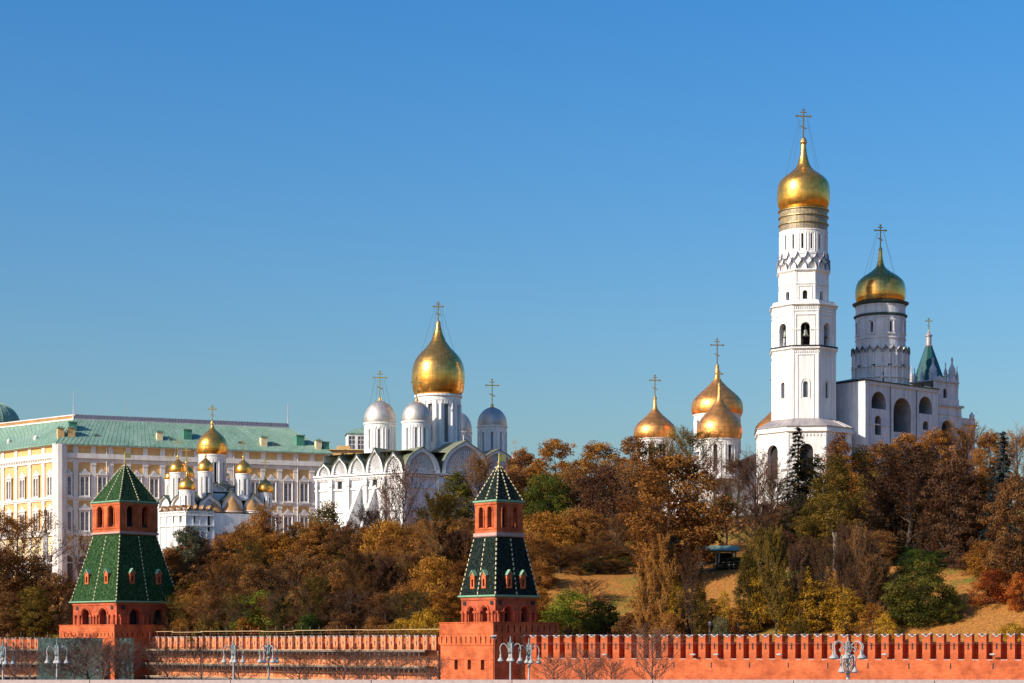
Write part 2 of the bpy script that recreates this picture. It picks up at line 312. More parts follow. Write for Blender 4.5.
def dome(root, c, zb, r, h, mat='gold', prof=ONION, cross_h=5.0, ball=0.5, cross_mat='gold_plain', t=0.22, chains=False, ztop=None):
    mb = MB(); mb.lathe(c, [(a*r, zb+b*h) for a, b in prof], 40)
    d = mb.build('dome', mat, root, True)
    if cross_h:
        zt = zb+h-0.1; m2 = cross_mesh(c, zt, cross_h, t, ball); m2.build('cross', cross_mat, root and d)
    if chains:
        m3 = MB(); zt = zb+h+cross_h*0.72
        for k in range(4):
            a = 0.5+k*math.pi/2
            m3.tube((c[0]+math.cos(a)*cross_h*.16, c[1]+math.sin(a)*cross_h*.16, zt), (c[0]+math.cos(a)*r*0.83, c[1]+math.sin(a)*r*0.83, zb+0.47*h), 0.028, n=3)
        m3.build('guy_chains', 'dim_gold', d)
    return d
def drum(root, c, r, z0, z1, nwin, w, zw0, zw1, mats=('white', 'dark'), phase=0.0, cols=True, teeth=True, eave=0.35, name='drum', pil=0.18):
    mb = MB(); F = cyl(c, r); C = 2*math.pi*r; st = C/nwin
    ops = [(-C/2+(i+0.5+phase)*st, w, zw0, zw1, w*0.5, 1) for i in range(nwin)]
    ops = [o for o in ops if o[0]-w/2 > -C/2 and o[0]+w/2 < C/2]
    mb.band(F, -C/2, C/2, z0, z1, ops, min(0.45, r*0.15), 0, 0, C/40)
    H = z1-z0
    mb.lathe(c, [(r, z1-H*0.12), (r+eave*0.35, z1-H*0.10), (r+eave*0.35, z1-H*0.04), (r+eave, z1-H*0.02), (r+eave, z1+0.12), (r*0.6, z1+0.25)], 36)
    mb.lathe(c, [(r+eave*0.6, z0-0.2), (r+eave*0.6, z0+H*0.04), (r+0.01, z0+H*0.07)], 36)
    if cols:
        for i in range(nwin):
            for s_ in (-0.36, 0.36):
                u = -C/2+(i+0.5+phase)*st+s_*st
                mb.tube(F(u, z0+H*0.05, 0.02), F(u, z1-H*0.16, 0.02), pil, n=6)
    if teeth:
        k = nwin*3
        for i in range(k):
            u = -C/2+(i+0.5)*C/k; mb.box(F, u-C/k*0.3, u+C/k*0.3, z1-H*0.17, z1-H*0.11, 0, eave*0.4)
    return mb.build(name, mats, root)
def ogee(uc, w, z0, h, n=12, tip=0.18):
    """rounded gable outline with a small raised tip"""
    pts = []
    for i in range(n+1):
        t = math.pi*(1-i/n); x = math.cos(t); z = math.sin(t)
        k = max(0, 1-abs(x)/0.45); pts.append((uc+x*w/2, z0+(h*(1-tip))*z+h*tip*k*k))
    return pts
def gable(mb, F, uc, w, z0, h, back, m=0, mroof=1, tip=0.18, fan=0.0, mf=None, rim=0.35, d=0.0, roof=True, mfas=None):
    mfas = mroof if mfas is None else mfas
    """ogee gable: front rim slab, recessed fan, and its barrel roof running back"""
    o = ogee(uc, w, z0, h, 14, tip); i_ = ogee(uc, w-2*rim*1.4, z0, h-rim*1.5, 14, tip*0.5)
    n = len(o)
    for k in range(n-1):
        mb.face([F(*o[k], d), F(*o[k+1], d), F(*i_[k+1], d), F(*i_[k], d)], m)
        mb.face([F(*i_[k], d), F(*i_[k+1], d), F(*i_[k+1], d-0.5), F(*i_[k], d-0.5)], m)
        if roof: 
            mb.face([F(o[k][0], o[k][1]+0.02, d+0.15), F(o[k+1][0], o[k+1][1]+0.02, d+0.15), F(o[k+1][0], o[k+1][1]+0.02, -back), F(o[k][0], o[k][1]+0.02, -back)], mroof)
            mb.face([F(o[k][0], o[k][1]+0.02, d+0.15), F(o[k+1][0], o[k+1][1]+0.02, d+0.15), F(o[k+1][0], o[k+1][1]-0.12, d+0.15), F(o[k][0], o[k][1]-0.16, d+0.15)], mfas)
    if fan > 0:
        K = int(fan); R0 = (w-2*rim*1.4)/2
        mb.face([F(p[0], p[1], d-0.5) for p in i_], m if mf is None else mf)
        for k in range(K):
            a0 = math.pi*k/K; a1 = math.pi*(k+0.5)/K
            def P(a, q, dd): 
                return F(uc+math.cos(a)*R0*q*0.86, z0+math.sin(a)*(h-rim*1.5)*q*0.82, d-dd)
            mb.face([P(a0, .22, .48), P(a1, .22, .48), P(a1, 1, .22), P(a0, 1, .44)], m)
            mb.face([P(a1, .22, .48), P(a1, 1, .22), P(a1, 1, .5), P(a1, .22, .5)], m)
    else:
        mb.face([F(p[0], p[1], d-0.5) for p in i_], m if mf is None else mf)
# ---------------------------------------------------------------- setting: water, embankment, street, hill
WL = [(-900.0, 420.0), (-150.0, 341.0), (-68.0, 333.0), (-9.6, 268.0), (5.0, 267.0), (62.5, 228.0), (130.0, 183.0), (900.0, 60.0)]
def wall_y(x):
    for (a, b), (c, d) in zip(WL, WL[1:]):
        if x <= c: return b+(d-b)*(x-a)/(c-a)
    return WL[-1][1]
def wdist(x, y):
    best = 1e9
    for (a, b), (c, d) in zip(WL, WL[1:]):
        t = max(0, min(1, ((x-a)*(c-a)+(y-b)*(d-b))/((c-a)**2+(d-b)**2)))
        best = min(best, math.hypot(x-a-t*(c-a), y-b-t*(d-b)))
    return best if y > wall_y(x) else -best
def sm(t): t = max(0, min(1, t)); return t*t*(3-2*t)
HP = [(-1e4, 5.6), (0, 5.6), (4, 7.0), (30, 19.0), (33, 19.6), (40, 19.9), (70, 29.6), (85, 31), (1e4, 31)]
def ground(x, y):
    d = wdist(x, y)
    for (a, b), (c, e) in zip(HP, HP[1:]):
        if d <= c: h = b+(e-b)*(d-a)/(c-a); break
    p = 23+8*sm((x+82)/28)
    h = 5.6+(h-5.6)*(p-5.6)/(31-5.6)
    return h+0.35*math.sin(x*0.21+y*0.13)*min(1, max(0, d)/10)
def grid(name, xs, ys, zf, mat):
    mb = MB(); idx = [[mb.pt((x, yf, zf(x, yf))) for yf in ys(x)] for x in xs]
    for i in range(len(xs)-1):
        for j in range(len(idx[0])-1):
            mb.f.append([idx[i][j], idx[i+1][j], idx[i+1][j+1], idx[i][j+1]]); mb.m.append(0)
    return tag(mb.build(name, mat, None, True), None, None, None, 'structure')
wm = bpy.data.materials.new('river water'); wm.use_nodes = True
b_ = wm.node_tree.nodes['Principled BSDF']; b_.inputs['Base Color'].default_value = (0.02, 0.035, 0.04, 1); b_.inputs['Roughness'].default_value = 0.08
w1 = wm.node_tree.nodes.new('ShaderNodeTexNoise'); w1.inputs['Scale'].default_value = 0.6; w2 = wm.node_tree.nodes.new('ShaderNodeBump'); w2.inputs['Strength'].default_value = 0.35
w3 = wm.node_tree.nodes.new('ShaderNodeTexCoord'); wm.node_tree.links.new(w3.outputs['Object'], w1.inputs['Vector'])
wm.node_tree.links.new(w1.outputs['Fac'], w2.inputs['Height']); wm.node_tree.links.new(w2.outputs[0], b_.inputs['Normal']); M['water'] = wm
P0 = lambda u, z, d: Vector((u, d, z))
mb = MB(); mb.face([(-4000, 66, 0), (4000, 66, 0), (4000, 185, 0), (-4000, 185, 0)]); tag(mb.build('river', 'water'), None, None, None, 'structure')
# land sheet under everything beyond the river, out to the horizon
mb = MB(); mb.box(P0, -4000, 4000, -3, 2.95, 185, 7000); tag(mb.build('ground', 'asphalt'), None, None, None, 'structure')
mb = MB(); mb.box(P0, -1500, 1500, 2.6, 3.10, 185.2, 190); tag(mb.build('embankment_pavement', 'pavement'), None, None, None, 'structure')
mb = MB(); mb.face([(-1500, 190.2, 2.97), (1500, 190.2, 2.97), (1500, 202, 2.97), (-1500, 202, 2.97)]); tag(mb.build('embankment_road', 'asphalt'), None, None, None, 'structure')
mb = MB()
for i in range(-60, 60): mb.face([(i*6, 195.95, 2.976), (i*6+3, 195.95, 2.976), (i*6+3, 196.15, 2.976), (i*6, 196.15, 2.976)])
mb.build('lane_marking', 'paint_white')['kind'] = 'structure'
mb = MB(); mb.box(P0, -1500, 1500, 3.0, 4.1, 184.2, 184.9); mb.box(P0, -1500, 1500, -1, 3.0, 184.4, 184.95)
for i in range(-40, 41): mb.box(P0, i*12-0.5, i*12+0.5, 3.0, 4.3, 184.1, 185.0)
tag(mb.build('embankment_wall', 'granite'), 'pink granite quay wall along the far side of the river', 'wall')
# near bank: road the photographer stands beside, with its kerb and granite parapet
mb = MB(); mb.box(P0, -1500, 1500, -2, 6.40, -400, 55); tag(mb.build('near_road', 'asphalt'), None, None, None, 'structure')
mb = MB(); mb.box(P0, -1500, 1500, 5, 6.53, 55.02, 61); tag(mb.build('near_pavement', 'pavement'), None, None, None, 'structure')
root = thing('granite_parapet', (0, 60, 6.53), 'long pinkish granite parapet running along the bottom edge of the picture', 'parapet')
mb = MB()
for i in range(-25, 26):
    mb.box(P0, i*4.2+0.012, i*4.2+4.188, 7.58, 7.755, 59.66, 60.34)
mb.build('coping', 'granite', root)
mb = MB(); mb.box(P0, -105, 107, 6.5, 7.57, 59.8, 60.2); mb.box(P0, -105, 107, -1, 6.52, 60.3, 61.2); mb.build('base', 'granite_dark', root)
for px, w in ((1100, 0.5), (-60, 0.5)):
    X = (px-512)/FP*60; mb = MB(); mb.box(P0, X-w/2, X+w/2, 6.54, 7.80, 59.6, 60.4); mb.build('pier', 'granite', root)
# the hill behind the wall
def gmat():
    m = bpy.data.materials.new('leaf strewn grass'); m.use_nodes = True; nt = m.node_tree; n = nt.nodes; l = nt.links; b = n['Principled BSDF']
    b.inputs['Roughness'].default_value = 0.95; b.inputs['Specular IOR Level'].default_value = 0.1
    tc = n.new('ShaderNodeTexCoord')
    def noise(sc, de=5): x = n.new('ShaderNodeTexNoise'); x.inputs['Scale'].default_value = sc; x.inputs['Detail'].default_value = de; l.new(tc.outputs['Object'], x.inputs['Vector']); return x
    a = noise(3.6, 9); c = noise(0.065, 4)
    r1 = n.new('ShaderNodeValToRGB'); l.new(a.outputs['Fac'], r1.inputs[0]); e = r1.color_ramp.elements
    e[0].position = .35; e[0].color = (0.20, 0.085, 0.022, 1); e[1].position = .65; e[1].color = (0.43, 0.185, 0.042, 1)
    r2 = n.new('ShaderNodeValToRGB'); l.new(a.outputs['Fac'], r2.inputs[0]); e = r2.color_ramp.elements
    e[0].position = .35; e[0].color = (0.06, 0.075, 0.012, 1); e[1].position = .7; e[1].color = (0.23, 0.19, 0.035, 1)
    r3 = n.new('ShaderNodeValToRGB'); r3.color_ramp.elements[0].position = .49; r3.color_ramp.elements[1].position = .62
    q_ = n.new('ShaderNodeMath'); q_.operation = 'MULTIPLY_ADD'; q_.inputs[1].default_value = .35; l.new(noise(.45, 6).outputs['Fac'], q_.inputs[0]); q2 = n.new('ShaderNodeMath'); q2.operation = 'MULTIPLY'; q2.inputs[1].default_value = .65; l.new(c.outputs['Fac'], q2.inputs[0]); l.new(q2.outputs[0], q_.inputs[2]); l.new(q_.outputs[0], r3.inputs[0])
    mx = n.new('ShaderNodeMix'); mx.data_type = 'RGBA'; l.new(r3.outputs[0], mx.inputs[0]); l.new(r1.outputs[0], mx.inputs[6]); l.new(r2.outputs[0], mx.inputs[7]); l.new(mx.outputs[2], b.inputs['Base Color'])
    bp = n.new('ShaderNodeBump'); bp.inputs['Strength'].default_value = 0.5; bp.inputs['Distance'].default_value = 0.12; l.new(a.outputs['Fac'], bp.inputs['Height']); l.new(bp.outputs[0], b.inputs['Normal'])
    return m
M['turf'] = gmat()
xs = [-900, -600, -400, -250, -200]+[-160+4*i for i in range(81)]+[200, 260, 400, 600, 900]
ts = [0, 2, 4, 7, 10, 13, 16, 20, 24, 28, 32, 35, 38, 41, 45, 50, 55, 60, 66, 72, 80, 90, 105, 130, 180, 260, 500, 1200]
grid('hillside', xs, lambda x: [wall_y(x)+1.2+t for t in ts], lambda x, y: ground(x, y), 'turf')
# path with railing on the terrace
def terrace(x, dd):
    y = wall_y(x)
    for _ in range(60):
        if wdist(x, y) >= dd: break
        y += 1.0
    return y
mb = MB(); px_ = None
for i in range(60):
    x = -10+2.5*i; a = Vector((x, terrace(x, 34), 0)); b = Vector((x, terrace(x, 38), 0))
    a.z = ground(a.x, a.y)+0.05; b.z = ground(b.x, b.y)+0.05
    if px_: mb.face([px_[0], a, b, px_[1]])
    px_ = (a, b)
mb.build('terrace_path', 'asphalt')['kind'] = 'structure'
def railing(x0, x1, label):
    r = thing('railing', (x0, terrace(x0, 33.5), ground(x0, terrace(x0, 33.5))), label, 'railing', 'iron railings along the terrace path')
    n = int((x1-x0)/1.6); rail = MB(); post = MB(); pr = None
    for i in range(n+1):
        x = x0+(x1-x0)*i/n; y = terrace(x, 33.5); z = ground(x, y)
        post.tube((x, y, z-0.1), (x, y, z+1.15), 0.06)
        if pr:
            for h in (0.3, 0.7, 1.1): rail.tube(Vector(pr)+Vector((0, 0, h)), (x, y, z+h), 0.035, n=4)
            for k in range(1, 6): 
                q = Vector(pr).lerp(Vector((x, y, z)), k/6); post.tube(q+Vector((0, 0, .3)), q+Vector((0, 0, 1.1)), 0.015, n=3)
        pr = (x, y, z)
    rail.build('rails', 'rail_grey', r); post.build('posts', 'rail_grey', r)
railing(26, 37, 'grey iron railing on the terrace under the low green roofed pavilion')
railing(40, 60, 'long grey iron railing on the terrace behind the olive green conifer')
railing(62, 76, 'grey iron railing on the terrace behind the red bush at the far right')

# ---------------------------------------------------------------- river wall with swallow-tail merlons
def merlon_mesh(w, h, dep, mat, slit=True):
    mb = MB(); F = lambda u, z, d: Vector((u, -d, z))
    o = [(-w/2, 0), (w/2, 0), (w/2, h), (w*0.3, h-0.05), (w*.12, h-0.26), (-w*.12, h-0.26), (-w*0.3, h-0.05), (-w/2, h)]
    mb.prism(F, o, -dep, 0, 0)
    top = [(w/2+.04, h), (w*0.3, h-0.04), (w*.12, h-0.25), (-w*.12, h-0.25), (-w*0.3, h-0.04), (-w/2-.04, h)]
    for a, b in zip(top, top[1:]): mb.prism(F, [a, b, (b[0], b[1]+0.11), (a[0], a[1]+0.11)], -dep-0.05, 0.07, 1)
    if slit: mb.box(F, -0.09, 0.09, h*0.42, h*0.68, 0.002, 0.012, 2)
    return mb
def wall_run(name, A, B, ztop, mh, n, mats, label, zbase=2.9, back=2.3, mdep=0.36, rear=.93, fillfrac=0.55, slits=True, group=None):
    A = V2(A); B = V2(B); L = (B-A).length; u = (B-A).normalized(); F = frame(A, u); ang = math.atan2(u.y, u.x); zp = ztop-mh
    root = thing(name, (A.x, A.y, zbase), label, 'wall', group)
    sp = L/n; mb = MB(); ops = []
    k = 0
    for i in range(1, n, 3): mb.box(F, i*sp+sp*.2, i*sp+sp*.2+0.16, zp-1.0, zp-0.35, 0.002, 0.012, 1)
    # body with battered foot
    mb.prism(lambda d, z, a: F(a, z, d), [(0, zp), (0, zbase+1.4), (0.55, zbase-0.3), (-back-1.2, zbase-0.3), (-back-1.2, zp)], 0, L)
    mb.build('wall_body', [mats[0], 'dark'], root)
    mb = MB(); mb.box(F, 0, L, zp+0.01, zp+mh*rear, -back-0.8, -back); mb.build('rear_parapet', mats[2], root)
    led = MB(); led.box(F, 0, L, zp+0.003, zp+0.13, -0.34, -0.012); led.build('ledge', 'pink_ledge', root)
    w = sp*fillfrac
    src = merlon_mesh(w, mh, mdep, mats[0], slits).build('merlon', [mats[0], 'cap', 'dark'], root, world=False)
    for i in range(n):
        o = src if i == 0 else src.copy()
        if i: S.collection.objects.link(o)
        o.parent = root; p = F((i+0.5)*sp, zp+0.002, 0)-Vector(root.location); o.location = p; o.rotation_euler = (0, 0, ang+random.uniform(-.006, .006)); o.scale = (random.uniform(.96, 1.04), 1, random.uniform(.985, 1.01))
    return root, F, L
wr, FR, LR = wall_run('fortress_wall', (0.5, 257.5), (98.0, 210.25), 10.0, 2.98, 66, ('brick', 'cap', 'brick_dark'), 'sunlit red brick fortress wall with swallow-tail battlements, right of the blackish roofed tower', mdep=1.25, back=1.27, rear=.72)  # darker rear brick puts the shade between merlons into the colour
wl, FL, LL = wall_run('fortress_wall', (-61.5, 327.5), (-9.9, 268.2), 10.05, 2.2, 42, ('brick_new', 'cap', 'brick'), 'orange brick fortress wall under repair behind scaffolding, between the two towers', back=2.2)
w3, FW3, LW3 = wall_run('fortress_wall', (-118, 329.0), (-67.5, 322.5), 9.9, 2.2, 40, ('brick_new', 'cap', 'brick'), 'orange brick fortress wall under repair at the far left edge, left of the green netting', back=2.2)
# scaffolding
def scaffold(F, a0, a1, label, roof=True, levels=(8.15, 5.95, 3.9)):
    r = thing('scaffolding', tuple(F(a0, 2.95, 0.6)), label, 'scaffolding'); st = MB(); pk = MB(); dk = MB(); n = int((a1-a0)/2.2)
    for i in range(n+1):
        a = a0+(a1-a0)*i/n
        for d in (0.35, 1.35): st.tube(F(a, 2.95, d), F(a, 10.9 if d > 1 else 10.2, d), 0.035, n=4)
    for z in levels:
        pk.box(F, a0, a1, z-0.06, z+0.02, 0.2, 2.1); dk.box(F, a0, a1, z-0.30, z-0.07, 2.0, 2.06)  # dark strip and slats added below each deck to deepen its shade band
        for q in range(int((a1-a0)/1.1)): dk.box(F, a0+q*1.1, a0+q*1.1+.12, z-.8, z-.07, .15, 1.9)
        st.tube(F(a0, z+1.0, 1.4), F(a1, z+1.0, 1.4), 0.03, n=4); st.tube(F(a0, z-.12, 1.38), F(a1, z-.12, 1.38), 0.04, n=4)
    if roof:
        for i in range(9): 
            x0 = a0+(a1-a0)*i/9; x1 = a0+(a1-a0)*(i+1)/9+0.4; dz = random.uniform(-.08, .08)
            pk.box(F, x0, x1, 10.85+dz, 10.93+dz, -1.6, -0.3); pk.box(F, x0, x1, 10.50, 10.57, -2.6+dz, -1.5)
        for i in range(n+1):
            a = a0+(a1-a0)*i/n; st.tube(F(a, 9.4, -1.5), F(a, 11.6, -1.5), 0.035, n=4)
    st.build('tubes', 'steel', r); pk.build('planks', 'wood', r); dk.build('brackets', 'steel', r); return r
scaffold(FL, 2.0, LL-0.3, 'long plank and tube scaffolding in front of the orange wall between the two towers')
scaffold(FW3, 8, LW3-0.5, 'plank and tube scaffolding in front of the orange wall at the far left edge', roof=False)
def netting(F, a0, a1, d, label):
    mb = MB(); n = 40; m = 10; P = [[F(a0+(a1-a0)*i/n, 2.95+6.95*j/m, d+0.03*math.sin(i*.5+j*0.4)+0.04*math.sin(j*1.9+i*.13)) for j in range(m+1)] for i in range(n+1)]
    for i in range(n):
        for j in range(m): mb.face([P[i][j], P[i+1][j], P[i+1][j+1], P[i][j+1]])
    Pb = [[p+(F(0, 0, -0.03)-F(0, 0, 0)) for p in row] for row in P]
    for i in range(n):
        for j in range(m): mb.face([Pb[i][j], Pb[i+1][j], Pb[i+1][j+1], Pb[i][j+1]])
    return tag(mb.build('safety_netting', 'net'), label, 'netting')
Fn = frame((-73.5, 318.5), (1, 0.0))
netting(Fn, -2.0, 8.3, 0, 'wide green safety netting hung below the balcony of the taller green roofed tower')
netting(frame((-62.6, 318.6), (1, .1)), 0.0, 2.3, 0, 'narrow strip of green safety netting beside the left end of the planked scaffolding')

# ---------------------------------------------------------------- wall towers with green tent roofs
def sq_frames(c, s, rot):
    out = []
    for k in range(4):
        a = rot+k*math.pi/2; n = Vector((math.sin(a), -math.cos(a), 0)); u = Vector((math.cos(a), math.sin(a), 0))
        out.append(frame(V2(c)+n*s/2-u*s/2, u))
    return out
def sq_prof(mb, c, prof, rot, m=0): mb.lathe(c, [(s/2*math.sqrt(2), z) for s, z in prof], 4, m, -math.pi/2+rot+math.pi/4)
def sq_pt(c, s, rot, k8, z, out=0):
    a = rot+k8*math.pi/4; r = s/2*(1 if k8 % 2 == 0 else math.sqrt(2))+out
    return Vector((c[0]+math.sin(a)*r, c[1]-math.cos(a)*r, z))
def wall_tower(c, rotd, D, y, s, label, dorm, tile, arch2, base_z=2.9, wpar=0):
    """y: finial top, apex, tent eave, lookout foot, lower tent top, lower tent foot, arcade foot, parapet foot; s: eave, lookout, tent top, tent foot, arcade, parapet, body"""
    rot = R(rotd); z = [zat(v, D) for v in y]; root = thing('brick_tower', (c[0], c[1], base_z), label, 'tower')
    # body
    mb = MB(); fr = sq_frames(c, s[6], rot)
    for k, F in enumerate(fr):
        ops = [(s[6]*f, 0.7, z[7]-3.2, z[7]-2.1, 0.35, 1) for f in (0.3, 0.55, 0.8)] if k == 3 else [(s[6]*0.52, 1.5, base_z, z[7]-2.2, 0.4, 1)]
        mb.band(F, 0, s[6], base_z-0.5, z[7], ops, 0.5, 0, 0)
        for zz in (z[7]-1.9,): mb.box(F, 0, s[6], zz, zz+0.12, 0, 0.08)
    mb.build('body', ['brick', 'dark'], root)
    # parapet with corbelled slits
    mb = MB(); fr = sq_frames(c, s[5], rot); H = z[6]-z[7]
    for k, F in enumerate(fr):
        n = 10 if k % 2 else 12
        n = max(8, int(s[5]/1.0)); ops = [((i+0.5)*s[5]/n, 0.22, z[7]+0.2, z[7]+H*0.36, 0.1, 1) for i in range(n)]
        mb.band(F, 0, s[5], z[7], z[7]+H*0.52, ops, 0.45, 0, 0)
        ops = [((i+0.5)*s[5]/n, 0.26, z[7]+H*0.58, z[7]+H*0.86, 0.1, 1) for i in range(n)] if (H > 2.4 and k == 0) else []
        mb.band(F, 0, s[5], z[7]+H*0.52, z[6], ops, 0.16, 0, 0)
        mb.box(F, -0.06, s[5]+0.06, z[6], z[6]+0.12, -0.55, 0.08, 0)
        mb.box(F, 0, s[5], z[7]+H*0.50, z[7]+H*0.54, 0, 0.06, 0)
        mb.face([F(0, z[6], -0.5), F(s[5], z[6], -0.5), F(s[5], z[7]+0.5, -0.5), F(0, z[7]+0.5, -0.5)])
    sq_prof(mb, c, [(s[6], z[7]-0.01), (s[5], z[7])], rot); sq_prof(mb, c, [(s[5]-0.4, z[6]-0.9), (0.1, z[6]-0.88)], rot)
    mb.build('parapet', ['brick', 'dark', 'cap'], root)
    # arcade storey
    mb = MB(); fr = sq_frames(c, s[4], rot); za = z[6]-0.9; zb = z[5]; H = zb-z[6]
    for k, F in enumerate(fr):
        aw = s[4]*0.17; ops = [(s[4]*f, aw, z[6]-.2, z[6]+H*0.42, aw*0.5, 1) for f in (0.3, 0.7)]
        mb.band(F, 0, s[4], za, zb, ops, 1.0, 0, 0)
        mb.box(F, 0, s[4], z[6]+H*.36, z[6]+H*.42, 0.0, 0.10) if False else None
        for f in (0.06, 0.17, 0.43, 0.5, 0.57, 0.83, 0.94):
            mb.tube(F(s[4]*f, za, 0.12), F(s[4]*f, z[6]+H*.36, 0.12), 0.2, n=8); mb.box(F, s[4]*f-.28, s[4]*f+.28, z[6]+H*.36, z[6]+H*.44, 0, 0.34)
        for f in (0.3, 0.7):
            pts = [F(s[4]*f+math.cos(t)*(aw/2+.25), z[6]+H*0.42+math.sin(t)*(aw/2+.25), 0.06) for t in [math.pi*i/8 for i in range(9)]]
            mb.path(pts, 0.16, 5)
        mb.box(F, 0, s[4], zb-H*.16, zb-H*.08, 0, 0.12); 
        for f in (0.1, 0.9): mb.box(F, s[4]*f-.3, s[4]*f+.3, zb-H*.34, zb-H*.2, 0, 0.1, 1)
    mb.build('arcade_storey', ['brick_dark', 'dark'], root)
    # lower tent
    lt = MB(); sq_prof(lt, c, [(s[4], z[5]-0.35), (s[3]+0.5, z[5]-0.12), (s[3]+0.5, z[5]+0.06)], rot, 1); sq_prof(lt, c, [(s[3]+0.5, z[5]+0.07), (s[3], z[5]+0.1), (s[2], z[4])], rot, 0)
    def ribs(mb, s0, z0, s1, z1, step=0.62):
        for k in range(8):
            p = sq_pt(c, s0, rot, k, z0); q = sq_pt(c, s1, rot, k, z1); L = (q-p).length; n = int(L/step)
            for i in range(n):
                a = p.lerp(q, i/n); b = p.lerp(q, (i+0.55)/n); mb.tube(a, b, 0.092, 0.092, 5, 2)
    ribs(lt, s[3], z[5]+.15, s[2], z[4])
    lo = lt.build('lower_tent_roof', [tile, 'eave_green', 'tile_rib'], root)
    for k in range(4):
        for sx in (-1, 1):
            t0 = dorm[0]; sd = s[3]+(s[2]-s[3])*t0; a = rot+k*math.pi/2; n = Vector((math.sin(a), -math.cos(a), 0)); u = Vector((math.cos(a), math.sin(a), 0))
            zz = z[5]+(z[4]-z[5])*t0; O = V2(c)+n*(sd/2+0.12)+u*sx*sd*dorm[1]; w = dorm[2]; h = dorm[3]; F = frame(O-u*w/2, u)
            d = MB(); d.band(F, 0, w, zz, zz+h, [(w/2, w*0.42, zz+h*.15, zz+h*.62, w*.2, 1)], 0.3, 0, 0)
            d.face([F(0, zz, 0), F(0, zz+h, 0), F(0, zz+h, -1.2), F(0, zz, -.6)]); d.face([F(w, zz, 0), F(w, zz+h, 0), F(w, zz+h, -1.2), F(w, zz, -.6)])
            d.face([F(0, zz, 0), F(w, zz, 0), F(w, zz, -.6), F(0, zz, -.6)])
            d.face([F(0, zz+h, 0.02), F(w, zz+h, 0.02), F(w/2, zz+h+w*.75, 0.02)])
            for (x0, x1) in ((-.1, w/2), (w+.1, w/2)):
                d.face([F(x0, zz+h-.05, .14), F(x1, zz+h+w*.8, .14), F(x1, zz+h+w*.8, -1.8), F(x0, zz+h-.05, -1.4)], 2)
                d.face([F(x0, zz+h-.05, .14), F(x1, zz+h+w*.8, .14), F(x1, zz+h+w*.8-.14, .14), F(x0, zz+h-.19, .14)], 2)
            d.build('dormer', ['brick', 'dark', 'eave_green'], lo)
    # lookout
    mb = MB(); fr = sq_frames(c, s[1], rot); H = z[2]-z[3]; sq_prof(mb, c, [(s[2]-.1, z[4]-.1), (s[1]+0.35, z[4]+.08), (s[1]+0.35, z[3]-.02), (s[1], z[3])], rot, 2)
    for F in fr:
        aw = s[1]*arch2[0]; ops = [(s[1]*f, aw, z[3]+H*.16, z[3]+H*.70, aw*.5) for f in arch2[1]]
        mb.band(F, 0, s[1], z[3], z[2], ops, 0.6, 0, 0)
        mb.box(F, -.05, s[1]+.05, z[3]+H*.10, z[3]+H*.14, 0, 0.1); mb.box(F, -.05, s[1]+.05, z[2]-H*.12, z[2]-H*.06, 0, 0.12)
        for f in arch2[1]:
            for e in (-.62, .62):
                mb.tube(F(s[1]*f+aw*e, z[3]+H*.16, .05), F(s[1]*f+aw*e, z[3]+H*.68, .05), 0.12, n=6)
            mb.path([F(s[1]*f+math.cos(t)*aw*.62, z[3]+H*0.70+math.sin(t)*aw*.62, 0.06) for t in [math.pi*i/6 for i in range(7)]], 0.1, 5)
    si = s[1]-1.2; fi = sq_frames(c, si, rot)
    for F in fi: mb.face([F(0, z[3], 0), F(si, z[3], 0), F(si, z[3]+H*.25, 0), F(0, z[3]+H*.25, 0)], 1)
    sq_prof(mb, c, [(s[1]-.3, z[3]+.1), (.1, z[3]+.1)], rot, 1); sq_prof(mb, c, [(s[1]-.3, z[2]-.1), (.1, z[2]-.1)], rot, 1)
    sq_prof(mb, c, [(s[1]*.35, z[3]+.1), (s[1]*.35, z[2]-.1)], rot, 1)
    mb.build('lookout_storey', ['brick', 'dark', 'pink_ledge'], root)
    ut = MB(); sq_prof(ut, c, [(s[1], z[2]-0.3), (s[0]+0.3, z[2]-.1), (s[0]+.3, z[2]+.08)], rot, 1); sq_prof(ut, c, [(s[0]+.3, z[2]+.09), (s[0]-.2, z[2]+.14), (0.25, z[1])], rot, 0)
    ribs(ut, s[0]-.2, z[2]+.2, .3, z[1], 0.5); uo = ut.build('upper_tent_roof', [tile, 'eave_green', 'tile_rib'], root)
    fn = MB(); fn.lathe(c, [(0.5, z[1]-1.2), (0.42, z[1]-.6), (0.16, z[1]), (0.22, z[1]+.3), (.07, z[1]+.6), (.05, z[0])], 10)
    fl = MB(); FF = frame(c, (1, .3)); fl.box(FF, 0.06, .95, z[0]-1.05, z[0]-.15, -.02, .02)
    fo = fn.build('finial', 'gold_plain', uo)
    fl.build('weather_vane', 'gold_plain', root)
    return root
c1 = ((125-512)/FP*329, 329.0)
wall_tower(c1, 47, 325, (449, 462, 501, 531.5, 534, 601.5, 625.5, 638), (7.75, 7.5, 7.2, 12.5, 12.0, 15.2, 14.9),
    'taller red brick tower with bright green tiled tent roofs, left, before the cream palace', (0.26, 0.24, 0.95, 1.75), 'tile', (0.19, (0.28, 0.68)))
c2 = ((499-512)/FP*262, 262.0)
wall_tower(c2, 40, 259, (451, 463, 500, 532, 536, 595.5, 623, 645), (4.6, 4.45, 4.55, 7.2, 7.0, 11.1, 10.9),
    'smaller red brick tower with blackish green tent roofs, in the middle of the wall', (0.12, 0.17, 0.85, 1.75), 'tile_dark', (0.2, (0.3, 0.7)))
